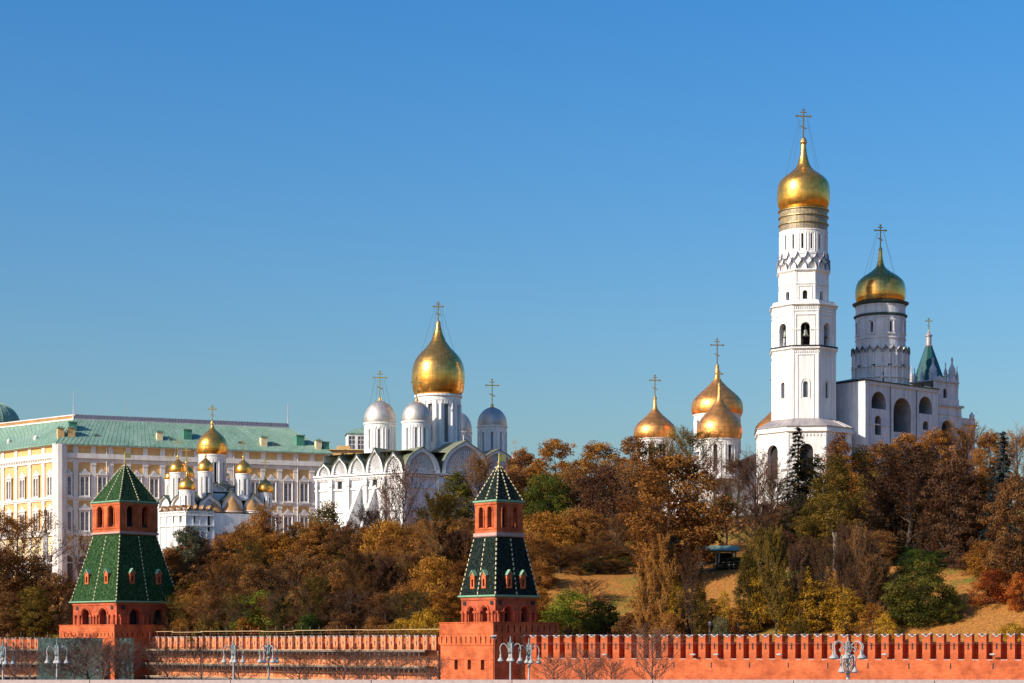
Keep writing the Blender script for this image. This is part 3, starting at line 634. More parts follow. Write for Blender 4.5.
# ---------------------------------------------------------------- Ivan bell tower
D0 = 400.0; cI = ((803.5-512)/FP*D0, D0); k_ = D0/FP
ZI = lambda y: zat(y, 394.3); rotI = R(-4.6)
root = thing('bell_tower', (cI[0], cI[1], 28), 'tallest white octagonal bell tower with a single gilded onion dome', 'bell tower')
def otier(name, ap, y1, y0, opsf, depth, mats=('white', 'dark'), panel=None, parent=root):
    mb = MB(); fr, w = oct_frames(cI, ap, rotI)
    for F in fr: 
        mb.band(F, 0, w, ZI(y0), ZI(y1), opsf(w), depth, 0, 0)
        mb.box(F, 0, 0.35, ZI(y0), ZI(y1), 0, 0.10); mb.box(F, w-.35, w, ZI(y0), ZI(y1), 0, 0.10)
        if panel:
            for (a, b, c, d) in panel: 
                mb.box(F, w*a-.09, w*a, ZI(d), ZI(c), 0.0, .13); mb.box(F, w*b, w*b+.09, ZI(d), ZI(c), 0, .13); mb.box(F, w*a-.09, w*b+.09, ZI(c), ZI(c)+.12, 0, .16)
    return mb, fr, w
# base tier
mb, fr, w = otier('b', 9.1, 433.5, 520, lambda w: [(w/2, 2.7, ZI(480), ZI(452), 1.35)], 0.9); oct_prof(mb, cI, [(9.1, ZI(434)), (9.55, ZI(433)), (9.55, ZI(431.5)), (9.35, ZI(431)), (9.35, ZI(428))], rotI)
for F in oct_frames(cI, 8.0, rotI)[0]: mb.face([F(0, ZI(520), 0), F(6.6, ZI(520), 0), F(6.6, ZI(434), 0), F(0, ZI(434), 0)], 1)
for F in fr:
    for i in range(11): mb.box(F, w*(i+.3)/11, w*(i+.65)/11, ZI(437.5), ZI(435.5), 0, .14)
mb.build('base_tier', ['white', 'dark'], root)
mb = MB(); oct_prof(mb, cI, [(9.6, ZI(428)), (9.6, ZI(427.4)), (6.3, ZI(418.5))], rotI, 0)
fr2, w2 = oct_frames(cI, 9.6, rotI)
for k in range(8):
    for j in range(5):
        a = rotI+k*math.pi/4; t = (j-2)/5
        n = Vector((math.sin(a), -math.cos(a), 0)); u = Vector((math.cos(a), math.sin(a), 0))
        p = V2(cI)+n*9.6+u*t*w2; q = V2(cI)+n*6.35+u*t*5.2; p.z = ZI(427.3); q.z = ZI(418.6); mb.tube(p, q, .06, n=4)
mb.build('skirt_roof', 'lead', root)
# tall tier
mb, fr, w = otier('t', 6.15, 349, 419, lambda w: [(w/2, 0.95, ZI(397.5), ZI(383.5), .45, 1)], .45, panel=[(0.2, 0.8, 355, 419)])
oct_prof(mb, cI, [(6.16, ZI(350)), (6.6, ZI(348.5)), (6.6, ZI(347.2)), (6.2, ZI(346.4))], rotI)
for F in fr:
    for i in range(12): mb.box(F, w*(i+.3)/12, w*(i+.65)/12, ZI(352.6), ZI(350.8), 0, .16)
    mb.path([F(w/2+math.cos(t)*.85, ZI(383.5)+math.sin(t)*.95, .06) for t in [math.pi*i/8 for i in range(9)]], .09, 5)
    for e in (-.85, .85): mb.tube(F(w/2+e, ZI(398), .04), F(w/2+e, ZI(383.5), .04), .09, n=5)
mb.build('tall_tier', ['white', 'glass'], root)
# bell tier
mb, fr, w = otier('m', 6.15, 301, 346.4, lambda w: [(w/2, 1.85, ZI(345), ZI(327), .95)], 1.2, panel=[(0.14, 0.86, 315, 345)])
oct_prof(mb, cI, [(6.16, ZI(311.5)), (6.3, ZI(311)), (6.3, ZI(310.3)), (6.16, ZI(310)), (6.16, ZI(306)), (6.65, ZI(304.6)), (6.65, ZI(303.8)), (6.1, ZI(303)), (6.1, ZI(300)), (5.0, ZI(298.6))], rotI)
for F in fr:
    for i in range(12): mb.box(F, w*(i+.3)/12, w*(i+.65)/12, ZI(308.6), ZI(306.6), 0, .16)
    mb.box(F, 0, w*.5-.95, ZI(330), ZI(329.3), 0, .14); mb.box(F, w*.5+.95, w, ZI(330), ZI(329.3), 0, .14)
oct_prof(mb, cI, [(2.2, ZI(346)), (2.2, ZI(318))], rotI, 1); oct_prof(mb, cI, [(5.6, ZI(317)), (.1, ZI(317))], rotI, 1); oct_prof(mb, cI, [(5.6, ZI(345.5)), (.1, ZI(345.5))], rotI, 1)
mb.build('bell_tier', ['white', 'dark'], root)
mb = MB(); fr_, w_ = oct_frames(cI, 6.5, rotI)
for F in fr_: mb.box(F, 0, w_, ZI(346.1), ZI(345.4), -.4, .15)
mb.build('dark_gutter', 'iron', root)
# upper octagon
mb, fr, w = otier('u', 4.75, 268.5, 299, lambda w: [(w/2, 0.95, ZI(298), ZI(291.5), .48, 1)], .6, panel=[(0.18, 0.82, 285, 299)])
oct_prof(mb, cI, [(4.76, ZI(283.5)), (4.95, ZI(282.8)), (4.95, ZI(282.2)), (4.76, ZI(281.8))], rotI)
oct_prof(mb, cI, [(4.76, ZI(271)), (5.2, ZI(269)), (5.2, ZI(267.8)), (4.3, ZI(267.5))], rotI); mb.build('upper_tier', ['white', 'dark'], root)
# ring of kokoshniks
mb = MB(); rk = 4.72; F = cyl(cI, rk); C = 2*math.pi*rk; mb.band(F, -C/2, C/2, ZI(268), ZI(250), [], .1, 0, 0, C/40)
n = 16
for i in range(n):
    u = (i+.5)*C/n-C/2
    Fk = lambda a, z, d, u=u: Vector(F(u, z, d))+(Vector(F(u+.1, z, 0))-Vector(F(u, z, 0))).normalized()*(a)
    gable(mb, Fk, 0, C/n*.98, ZI(267.5), 2.35, 0.0, 0, 2, .35, 0, 3, .16, .42, True)
    gable(mb, lambda a, z, d, u=u+C/n/2: Vector(F(u, z, d))+(Vector(F(u+.1, z, 0))-Vector(F(u, z, 0))).normalized()*a, 0, C/n*.92, ZI(260.5), 2.1, 0.0, 0, 2, .45, 0, 0, .16, .2, True)
mb.build('kokoshnik_ring', ['white', 'dark', 'slate_crest', 'inscription'], root)
drum(root, cI, 4.72, ZI(251), ZI(227.5), 16, .42, ZI(247), ZI(233), eave=.15, name='arcaded_drum', pil=.11)
mb = MB(); ri = 4.75
for i, (ya, yb) in enumerate(((227, 220.6), (219.6, 213), (212, 206.3))):
    mb.lathe(cI, [(ri, ZI(ya)), (ri, ZI(yb))], 40, 0); mb.lathe(cI, [(ri, ZI(yb)), (ri+.28, ZI(yb)+.05), (ri+.28, ZI(yb)+.18), (ri, ZI(yb)+.22)], 40, 1)
mb.lathe(cI, [(ri+.2, ZI(206)), (ri+.35, ZI(205)), (4.3, ZI(204.5))], 40, 1)
mb.build('inscription_bands', ['inscription', 'dim_gold'], root)
dome(root, cI, ZI(205.5), 5.27, zat(143.5, D0)-ZI(205.5), 'gold', [(0.80, 0), (0.89, .04), (0.965, .09), (.995, 0.16), (1.0, 0.25), (.98, .355), (.94, .41), (.87, .455), (.76, .50), (.58, .55), (.41, .60), (.29, .65), (.225, .70), (.19, .75), (.14, .83), (.11, .93), (.09, 1)], 6.9, .72, 'dim_gold', .26, True)
def bell(c, z, r, label):
    mb = MB(); prof = [(0.03, z), (r*.35, z-r*.05), (r*.5, z-r*.3), (r*.58, z-r*.9), (r*.75, z-r*1.5), (r, z-r*1.9), (r*.94, z-r*1.9), (r*.6, z-r*1.4)]
    mb.lathe(c, prof, 16); mb.tube((c[0], c[1], z), (c[0], c[1], z+.9), .07); mb.tube((c[0], c[1], z-r*1.2), (c[0], c[1], z-r*2.1), .06, .12)
    tag(mb.build('bell', 'bronze', None, True), label, 'bell')
for kk, lb in ((0, 'bronze bell hanging in the middle arch of the tallest tower'), (1, 'bronze bell in the right-hand arch of the tallest tower'), (7, 'bronze bell in the left-hand arch of the tallest tower')):
    a = rotI+kk*math.pi/4; bell((cI[0]+math.sin(a)*5.3, cI[1]-math.cos(a)*5.3), ZI(329), .72, lb)

# ---------------------------------------------------------------- belfry with its round domed tower and tent-roofed annex
OB = Vector((352/FP*398, 398.0, 0)); uB = Vector((math.cos(R(40)), math.sin(R(40)), 0)); FB = frame(OB, uB)
nB = Vector((uB.y, -uB.x, 0)); sB = lambda px: along(px, OB, uB)
def zB(px, y): return zat(y, OB.y+uB.y*sB(px))
root = thing('belfry', (OB.x, OB.y, 28), 'broad white belfry with large dark arches, its round tower topped by a gilded dome', 'belfry')
L1 = sB(938); DP = 14.0; zt = zB(864, 383)
mb = MB()
def op(pxa, pxb, yt, yb, mb_=1): 
    a, b = sB(pxa), sB(pxb); w = b-a; p = (pxa+pxb)/2; return ((a+b)/2, w, zB(p, yb), zB(p, yt)-w*.5, w*.5, mb_)
mb.band(FB, 0, L1, 28, zB(900, 440), [], .2)
# split the face in columns so that upper and lower arches can stack
cols = [(0, sB(887.5), [[op(871.5, 886, 391.5, 409)], [op(875, 881, 415.5, 435)]]), (sB(887.5), sB(914.5), [[op(893.6, 911, 397.8, 432.5)], []]), (sB(914.5), L1, [[op(919, 932, 396.5, 414)], [op(923, 928.5, 421, 430)]])]
zmid = {0: zB(880, 412), 1: zB(900, 433), 2: zB(925, 417.5)}; zlo = zB(900, 440)
for i, (a, b, (up, lo)) in enumerate(cols):
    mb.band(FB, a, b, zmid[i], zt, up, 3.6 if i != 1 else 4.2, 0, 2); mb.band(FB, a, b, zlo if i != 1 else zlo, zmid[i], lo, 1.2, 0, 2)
mb.box(FB, 0, L1, zt-.1, zt+.55, -.1, .25); mb.box(FB, 0, L1, zt+.55, zt+.75, -.1, .5, 3)
mb.box(FB, 0, sB(887), zB(880, 425.5), zB(880, 425.5)+.25, 0, .15); mb.box(FB, 0, 1.1, 28, zt-.1, 0, .35)
mb.box(FB, 1.0, 1.25, zB(870, 425.5)-12, zt, .0, .12, 0)
for px in (868, 890, 916): mb.tube(FB(sB(px), 28, .15), FB(sB(px), zt, .15), .07, n=5, m=3)
# left side face and back, roof
uL = Vector((-nB.x, -nB.y, 0)); Fl = lambda a, z, d: OB-nB*a-uB*d+Vector((0, 0, z))
mb.band(Fl, 0, DP, 28, zt+.5, [(6.5, .8, zB(866, 425), zB(866, 422), .4, 1)], .6)
mb.face([FB(0, 28, -DP), FB(L1, 28, -DP), FB(L1, zt+.5, -DP), FB(0, zt+.5, -DP)]); mb.face([FB(L1, 28, 0), FB(L1, 28, -DP), FB(L1, zt+.5, -DP), FB(L1, zt+.5, 0)])
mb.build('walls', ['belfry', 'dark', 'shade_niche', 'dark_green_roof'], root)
mb = MB(); e = .5
P = [FB(-e, zt+.7, e), FB(L1+.2, zt+.7, e), FB(L1+.2, zt+.7, -DP-e), FB(-e, zt+.7, -DP-e)]; q0, q1 = FB(5, zt+2.0, -7), FB(L1-4, zt+2.0, -7)
mb.face([P[0], P[1], q1, q0]); mb.face([P[1], P[2], q1]); mb.face([P[2], P[3], q0, q1]); mb.face([P[3], P[0], q0]); mb.face(P)
mb.build('roof', 'dark_green_roof', root)
cD = ((880.5-512)/FP*410.6, 410.6); ZD = lambda y: zat(y, 406)
dr = MB(); r1 = 5.05; r2 = 5.6
F = cyl(cD, r1); C = 2*math.pi*r1
dr.band(F, -C/2, C/2, ZD(352), ZD(301), [((i+.32)*C/8-C/2, .5, ZD(331.5), ZD(322), .15, 1) for i in range(8)], .5, 0, 0, C/40)
for i in range(8):
    u = (i+.32)*C/8-C/2
    for e in (-.55, .55): dr.box(F, u+e-.13, u+e+.13, ZD(333), ZD(320), 0, .22)
    dr.box(F, u-.85, u+.85, ZD(333.8), ZD(332.8), 0, .3); dr.box(F, u-.8, u+.8, ZD(320), ZD(318.6), 0, .28); dr.box(F, u-.4, u+.4, ZD(318.6), ZD(317), 0, .2)
for y, o in ((338, .15), (317, .12), (305, .1)): dr.lathe(cD, [(r1, ZD(y)), (r1+o, ZD(y)+.05), (r1+o, ZD(y)+.2), (r1, ZD(y)+.25)], 40)
dr.lathe(cD, [(r1, ZD(315)), (r1+.4, ZD(314)), (r1+.4, ZD(312.8)), (r1, ZD(312))], 40, 2)
dr.lathe(cD, [(r1, ZD(303)), (r1+.6, ZD(301.5)), (r1+.7, ZD(300.2)), (4.4, ZD(298.5))], 40, 2)
F2 = cyl(cD, r2); C2 = 2*math.pi*r2; dr.band(F2, -C2/2, C2/2, ZD(392), ZD(352), [((i+.42)*C2/5-C2/2, .45, ZD(382), ZD(373), .2, 1) for i in range(5)], .4, 0, 0, C2/44)
n = 22
for i in range(n):
    u = (i+.5)*C2/n-C2/2
    dr.tube(F2(u, ZD(390), .05), F2(u, ZD(353), .05), .27, n=6)
    for j, (yb, hh, off) in enumerate(((354, 1.75, .12),)):
        Fk = lambda a, z, d, u=u: Vector(F2(u+C2/n/2, z, d))+(Vector(F2(u+.1+C2/n/2, z, 0))-Vector(F2(u+C2/n/2, z, 0))).normalized()*a
        gable(dr, Fk, 0, C2/n*.98, ZD(352.5), 1.45, -.1, 0, 2, .3, 0, 0, .14, .22, True)
    dr.box(F2, u-.35, u+.35, ZD(366.5), ZD(364.5), .0, .35, 2 if i % 2 else 0)
for y in (367, 378): dr.lathe(cD, [(r2, ZD(y)), (r2+.35, ZD(y)+.08), (r2+.35, ZD(y)+.3), (r2, ZD(y)+.4)], 40, 0)
dr.build('round_tower', ['belfry', 'dark', 'dark_green_roof'], root)
dome(root, cD, ZD(298.5), 5.12, zat(250.5, 410.6)-ZD(298.5), 'gold_old', [(0.95, 0), (.985, .05), (1.0, .1), (1.0, 0.23), (.965, .33), (.90, .40), (.79, .455), (.68, .50), (.54, .54), (.42, .578), (.32, .615), (.235, .65), (.17, .69), (.13, .75), (.105, .81), (.085, .88), (.065, 1)], 5.3, .42, 'dim_gold', .24, True)
# annex
OA = OB+uB*(L1+.05)-nB*1.2; FA = frame(OA, uB); sA = lambda px: along(px, OA, uB); zA = lambda px, y: zat(y, OA.y+uB.y*sA(px))
ax = thing('belfry_annex', (OA.x, OA.y, 28), 'white annex right of the belfry with a teal tent roof and corner pinnacles', 'annex')
La = sA(961.5); zr = zA(950, 407); mb = MB()
a, b = sA(941.5), sA(952.5); w = b-a
mb.band(FA, 0, La, 28, zr, [((a+b)/2, w, 30, zA(947, 420.5)-w/2, w/2, 1)], 1.6, 0, 2)
mb.path([FA((a+b)/2+math.cos(t)*(w/2+.4), zA(947, 420.5)-w/2+math.sin(t)*(w/2+.4), .05) for t in [math.pi*i/10 for i in range(11)]], .18, 5)
mb.box(FA, -.1, La+.4, zr, zr+.45, -7, .4, 3); mb.box(FA, 0, La, zA(950, 415.5), zA(950, 414.7), 0, .15)
mb.face([FA(La, 28, 0), FA(La, 28, -8), FA(La, zr, -8), FA(La, zr, 0)])
Lu = sA(957.5); zu = zA(947, 382.5)
mb.band(FA, 0.0, Lu, zr+.4, zu, [((sA(943.3)+sA(946.8))/2, sA(946.8)-sA(943.3), zA(945, 398), zA(945, 391), .5, 1)], .5, 0, 2)
mb.box(FA, 0, Lu+.1, zr+.45, zr+1.7, 0, .3); mb.box(FA, -.1, Lu+.3, zu, zu+.3, -7, .3, 3); mb.face([FA(Lu, zr, 0), FA(Lu, zr, -7), FA(Lu, zu, -7), FA(Lu, zu, 0)])
for f in (.02, .32, .62, .98): mb.box(FA, Lu*f-.14, Lu*f+.14, zr+.4, zu, 0, .2)
mb.face([FA(Lu*.62, zu+.3, .1), FA(Lu*1.0, zu+.3, .1), FA(Lu*.82, zu+1.5, .1)]); mb.face([FA(-.2, zu+.3, .1), FA(Lu*.5, zu+.3, .1), FA(Lu*.25, zu+1.3, .1)])
# extension step
Fx = frame(OA+uB*(La+.02)-nB*2, uB); sx = along(975, OA+uB*La-nB*2, uB); zx = zat(424, OA.y+uB.y*(La+3))
mb.band(Fx, 0, sx, 28, zx, [(sx*.52, 2.0, 30, zx-3.0, 1.0, 1)], .8, 0, 2); mb.box(Fx, 0, sx+.3, zx, zx+.3, -5, .3, 3); mb.box(Fx, 0, sx, zx+.3, zx+1.5, -.3, 0); mb.lathe(tuple(Fx(sx-1, 0, -.1))[:2], [(.5, zx+1.5), (.6, zx+2.2), (.3, zx+2.6), (.05, zx+3.0)], 10)
mb.face([Fx(sx, 28, 0), Fx(sx, 28, -5), Fx(sx, zx, -5), Fx(sx, zx, 0)])
mb.build('walls', ['belfry', 'dark', 'shade_niche', 'whitegrey'], ax)
DA = 427.0; cT = ((928.7-512)/FP*DA, DA); ZT = lambda y: zat(y, DA); mb = MB()
mb.lathe(cT, [(3.6, ZT(384)), (3.35, ZT(381)), (2.1, ZT(364)), (.75, ZT(346.5))], 8, 0, R(22)); to = mb.build('tent_roof', 'teal_roof', ax)
mb = MB(); mb.lathe(cT, [(.75, ZT(347)), (.9, ZT(346)), (.6, ZT(345.2)), (.6, ZT(337)), (.8, ZT(336)), (.8, ZT(335.2)), (.5, ZT(334.3)), (.15, ZT(332))], 10); mb.build('lantern', 'lead', to)  # lead grey stands in for the round tower's shade on a white lantern
cross_mesh(cT, ZT(332), 2.9, .17, .22).build('cross', 'gold_plain', to)
for px, yt, yb, r, dd in ((933, 357, 381, .85, -1), (952, 357, 383, .85, 0), (945.5, 362, 383, .45, 2), (911.5, 366, 385, .4, 3), (914.5, 368, 385, .4, 1), (922, 366, 383, .4, -2), (957, 366, 384, .35, 1)):
    c = ((px-512)/FP*(DA-5+dd), DA-5+dd); zb_ = zat(yb, c[1]); zt_ = zat(yt, c[1]); H = zt_-zb_; mb = MB()
    mb.lathe(c, [(r, zb_-1), (r, zb_+H*.28), (r*1.15, zb_+H*.3), (r*1.15, zb_+H*.34), (r*.8, zb_+H*.36), (r*.95, zb_+H*.45), (r*.7, zb_+H*.58), (r*.3, zb_+H*.7), (r*.2, zb_+H*.82), (r*.3, zb_+H*.86), (r*.3, zb_+H*.92), (.05, zt_)], 8)
    mb.build('pinnacle', 'whitegrey', ax)

# ---------------------------------------------------------------- five-domed cathedral behind the trees
DC = 432.0; ZC = lambda y: zat(y, DC)
root = thing('cathedral', ((717-512)/FP*DC, DC, 28), 'white cathedral mostly hidden by trees with copper-gold panelled domes, left of the tallest tower', 'cathedral')
PG = [(0.94, 0), (0.975, .04), (1.0, 0.09), (1.0, .18), (.965, .27), (.90, .33), (.82, .385), (.69, .45), (.54, .52), (.39, .59), (.265, .66), (.19, .70), (.125, .76), (.09, .83), (.07, 1)]
for (px, D, r, yb, yn, ych, yd, cr) in ((655, 441, 21.3, 437, 399, 470, 452, 5.3), (717.2, 436, 25.8, 412.5, 367, 470, 428, 6.2), (719.4, 424, 22.6, 437.5, 386, 478, 455, 3.2), (776, 430, 21.5, 437, 398, 470, 455, 5.0)):
    c = ((px-512)/FP*D, D); s = D/FP
    D_ = D-r*s
    drum(root, c, (r-3)*s, zat(yd+24, D), zat(yb, D_), 8, .9, zat(yd+18, D), zat(yb+8, D_), ('white', 'dark'), 0.1, eave=.35, teeth=True, pil=.14)
    dome(root, c, zat(yb, D_), r*s, zat(yn, D)-zat(yb, D_), 'gold_panel', PG, cr, .42, 'dim_gold', .22)
mb = MB(); FC = frame((36, 424), (1, .12)); zc = zat(470, 424)
mb.band(FC, 0, 26, 27, zc, [(u, .9, 36, 42, .45, 1) for u in (3.3, 9.7, 16.2, 22.7)], .5, 0, 0)
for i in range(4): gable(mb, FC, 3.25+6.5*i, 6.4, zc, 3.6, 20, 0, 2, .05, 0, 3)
for i in range(5): mb.box(FC, 6.5*i-.45, 6.5*i+.45, 27, zc, 0, .3)
mb.box(FC, 0, 26, 27, zc+.3, -22, -.6)
mb.build('walls', ['white', 'dark', 'slate_crest', 'whitegrey'], root)
# the small distant church cross showing over the trees
root = thing('chapel', (( 515-512)/FP*420, 420, 28), 'small silver-crossed chapel dome just showing above the trees right of the dark green tent roof', 'chapel')
c = ((515-512)/FP*420, 420); drum(root, c, 1.6, 36, zat(468, 420), 6, .4, 40, zat(474, 420), eave=.2, pil=.08)
dome(root, c, zat(468, 420), 1.7, 3.0, 'silver', HELM, 3.0, .25, 'lamp_grey', .16)
# ---------------------------------------------------------------- white cathedral with one gold and four silver domes
OR = Vector(((403.5-512)/FP*362, 362.0, 0)); a34 = R(34); a35 = R(32)
dL = Vector((-math.cos(a34), math.sin(a34), 0)); LA = along(316.5, OR, dL); uLft = -dL; OL = OR+dL*LA; FL_ = frame(OL, uLft)
uRt = Vector((math.cos(a35), math.sin(a35), 0)); FRt = frame(OR, uRt); LR_ = along(490.5, OR, uRt)
zcor = zat(473, 362)
root = thing('cathedral', (OR.x, OR.y, 26), 'sunlit white cathedral with one large gold dome and four silver domes', 'cathedral')
mb = MB(); sL = lambda px: along(px, OL, uLft)
edges = [316.8, 331.3, 348.2, 365.8, 383.8, 403.3]; peaks = [462.5, 456.2, 454, 447.5, 451.8]
e_ = [sL(p) for p in edges]; e_[0] = 0; e_[-1] = LA
for i in range(5):
    a, b = e_[i], e_[i+1]; ops = []
    if i in (1, 3): ops = [((a+b)/2, 1.1, 37.2, 39.0, 0.05, 1)]
    mb.band(FL_, a, b, 24, zcor, ops, .4, 0, 0)
    D = (OL+uLft*((a+b)/2)).y; h = zat(peaks[i], D)-zcor-.35
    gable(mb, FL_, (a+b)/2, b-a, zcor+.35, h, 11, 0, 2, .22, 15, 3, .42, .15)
for i, a in enumerate(e_):
    mb.box(FL_, max(0, a-.42), min(LA, a+.42), 24, zcor, .0, .35); mb.box(FL_, max(0, a-.6), min(LA, a+.6), zcor-1.8, zcor-1.2, 0, .55)
    mb.tube(FL_(a+.6 if i < 5 else a-.6, 26, .3), FL_(a+.6 if i < 5 else a-.6, zcor, .3), .1, n=5, m=4)
    mb.box(FL_, max(0, a-.6), min(LA, a+.6), zcor-7.2, zcor-6.7, 0, .5)
for z, o in ((zcor, .65), (zcor-.45, .4), (zcor-2.6, .25), (zcor-6.7, .3)): mb.box(FL_, -.3, LA+.3, z, z+.3, 0, o)
for i in range(60): mb.box(FL_, LA*(i+.25)/60, LA*(i+.75)/60, zcor-.8, zcor-.45, 0, .3)
for i in range(5):
    a, b = e_[i]+.8, e_[i+1]-.8; c = (a+b)/2; w = (b-a)/2
    mb.path([FL_(c+math.cos(t)*w, zcor-9.3+math.sin(t)*w*.9, .12) for t in [math.pi*k/8 for k in range(9)]], .16, 5)
# sloping buttress on the long side
bx = sL(360); BF = lambda u, z, d: FL_(d, z, u)
mb.prism(BF, [(0, 24), (6.0, 24), (5.0, 30), (0, 38.5)], bx-.1, bx+.5)
bx2 = sL(372); mb.prism(BF, [(0, 24), (5.0, 24), (4.2, 30), (0, 38)], bx2+.4, bx2+.9)
# right-hand facade
sR = lambda px: along(px, OR, uRt); e2 = [0, sR(440.3), LR_]; pk = [446.5, 440.2]
mb.band(FRt, 0, LR_, 24, zcor, [], .4)
for i in range(2):
    a, b = e2[i]+.15, e2[i+1]-.1; D = (OR+uRt*((a+b)/2)).y; z0 = zcor+.3; h = zat(pk[i], D)-z0
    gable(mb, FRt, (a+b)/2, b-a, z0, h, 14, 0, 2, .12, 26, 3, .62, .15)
for a in (.5, e2[1], LR_-.5):
    mb.box(FRt, a-.55, a+.55, 24, zcor, 0, .45); mb.box(FRt, a-.8, a+.8, zcor-1.8, zcor-1.1, 0, .7); mb.box(FRt, a-.7, a+.7, zcor-7.2, zcor-6.7, 0, .6)
    mb.box(FRt, a-.75, a+.75, zcor-4.5, zcor-4.1, 0, .6)
for z, o in ((zcor, .75), (zcor-.45, .45), (zcor-2.6, .25), (zcor-6.7, .3)): mb.box(FRt, 0, LR_+.3, z, z+.3, 0, o)
# small third bay at the back right
O3 = OR+uRt*(LR_-.2)+Vector((uRt.y, -uRt.x, 0))*-3.5; F3 = frame(O3, uRt); L3 = along(516, O3, uRt); mb.band(F3, 0, L3, 24, zat(470, O3.y+3), [], .3)
gable(mb, F3, L3/2, L3, zat(470, O3.y+3), zat(449.5, O3.y+3)-zat(470, O3.y+3), 8, 0, 2, .12, 0, 3, .5, .3)
# flat core roof joining the vaults
nL = Vector((uLft.y, -uLft.x, 0)); nR = Vector((uRt.y, -uRt.x, 0))
core = [OL-nL*1+uLft*1, OR-nL*1, OR+uRt*LR_-nR*1, OR+uRt*LR_-nR*16, OL-nL*16]
zc_ = zcor+4.2
mb.face([Vector((p.x, p.y, zc_)) for p in core], 2)
for p, q in zip(core[2:]+core[:1], core[3:]+core[:1]): mb.face([Vector((p.x, p.y, 24)), Vector((q.x, q.y, 24)), Vector((q.x, q.y, zc_)), Vector((p.x, p.y, zc_))])
mb.build('walls', ['white', 'dark', 'olive_roof', 'whitegrey', 'slate_crest'], root)
for (px, D, r, rd, yb, yt, ydb, nw, ch) in ((379.9, 377, 16.2, 15.2, 422.5, 401, 449, 9, 5.6), (416.6, 371, 14.8, 14.0, 421, 401.5, 450, 9, 4.4), (492.2, 386, 14.8, 14.2, 425.5, 407.5, 456, 9, 5.4), (458, 397, 14.0, 13.2, 432, 412, 448, 9, 3.5)):
    c = ((px-512)/FP*D, D); s = D/FP
    Df = D-rd*s
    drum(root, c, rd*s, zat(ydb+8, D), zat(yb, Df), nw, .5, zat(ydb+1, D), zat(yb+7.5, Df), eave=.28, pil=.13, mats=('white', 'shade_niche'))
    dome(root, c, zat(yb, Df)+.1, r*s, zat(yt, D)-zat(yb, Df), 'silver', HELM, ch, .38, 'gold_plain', .2, px < 400)
D = 379; c = ((438.3-512)/FP*D, D); s = D/FP
drum(root, c, 21.7*s, zat(452, D), zat(394, D-4), 8, .95, zat(444, D), zat(405, D-4), mats=('white', 'glass'), phase=.05, eave=.45, pil=.3)
dome(root, c, zat(394, D-4), 26.7*s, zat(325, D)-zat(394, D-4), 'gold_old', [(0.83, 0), (.90, .04), (.95, .08), (0.985, 0.175), (1.0, 0.265), (.985, .36), (.94, .44), (.85, .52), (.74, .575), (.61, .625), (.48, .675), (.375, .725), (.285, .775), (.23, .825), (.175, .875), (.12, .95), (.09, 1)], 4.4, .5, 'dim_gold', .22, True)

# ---------------------------------------------------------------- small golden-domed cathedral in front of the palace
DAn = 372.0; OG = Vector(((186-512)/FP*370, 370.0, 0)); dl = Vector((-math.cos(R(38)), math.sin(R(38)), 0)); ur = Vector((math.cos(R(28)), math.sin(R(28)), 0))
root = thing('cathedral', (OG.x, OG.y, 25), 'small white cathedral with clustered golden onion domes and brown-edged gables, before the palace', 'cathedral')
Lg = along(160, OG, dl); Fg = frame(OG+dl*Lg, -dl); Fh = frame(OG, ur); Lh = along(262, OG, ur); zg = zat(512, 370); mb = MB()
mb.band(Fg, 0, Lg, 22, zg, [(Lg*f, .5, zat(523, 372), zat(516.5, 372), .2, 1) for f in (.25, .52, .8)], .4); mb.band(Fh, 0, Lh, 22, zg, [(1.6, .5, zat(523, 372), zat(516.5, 372), .2, 1), (4.4, .6, zat(531, 372), zat(517, 372), .3, 1)], .4)
for F, L, n in ((Fg, Lg, 4), (Fh, Lh*.36, 4)):
    for z in (zg, zat(513.8, 370)-.3, zat(526, 370)): mb.box(F, 0, L if F is Fg else Lh*.36, z, z+.22, 0, .25)
    for i in range(n+1): mb.box(F, L*i/n-.12 if i else 0, L*i/n+.12, 22, zg, 0, .15)
    for i in range(n): gable(mb, F, L*(i+.5)/n, L/n, zg+.2, 1.15, 2.2, 0, 3, .55, 0, 0, .12, .2)
mb.face([Fg(0, zg+.2, 0), Fg(Lg, zg+.2, 0), Fh(Lh, zg+.2, 0), Fh(Lh, zg+.2, -10), Fg(0, zg+.2, -10)], 3)
mb.build('gallery', ['white', 'dark', 'dark_green_roof', 'copper_brown'], root)
# main body
nl = Vector((-dl.y, dl.x, 0)); nr = Vector((ur.y, -ur.x, 0))
if nl.y > 0: nl = -nl
OM = Vector(((197.5-512)/FP*375, 375.0, 0)); Lm = along(158, OM, dl); Fm = frame(OM+dl*Lm, -dl); Fn_ = frame(OM, ur); Lq = along(268, OM, ur); mb = MB(); zk = zat(506, 375)
mb.band(Fm, 0, Lm, 22, zk, [], .3); mb.band(Fn_, 0, Lq, 22, zk, [], .3)
sM = lambda px: along(px, OM+dl*Lm, -dl)
w1_ = sM(171); gable(mb, Fm, w1_/2, w1_, zk, zat(493.5, 377)-zk, 5, 0, 2, .15, 0, 0, .25, .2); gable(mb, Fm, (w1_+Lm)/2, Lm-w1_, zk, zat(490.5, 376)-zk, 6, 0, 2, .15, 0, 0, .3, .2)
for f in (.35, .5): mb.box(Fm, w1_+(Lm-w1_)*f, w1_+(Lm-w1_)*f+.3, zk+.2, zk+1.4, -.5, -.42, 1)
sN = lambda px: along(px, OM, ur)
for a, b, yt in ((198, 221, 493), (221, 243, 490), (243, 265, 491.5)):
    A, B = sN(a), sN(b); gable(mb, Fn_, (A+B)/2, B-A, zk-.3, zat(yt, 377)-zk+.3, 5, 0, 2, .3, 0, 0, .75, .2, mfas=3)
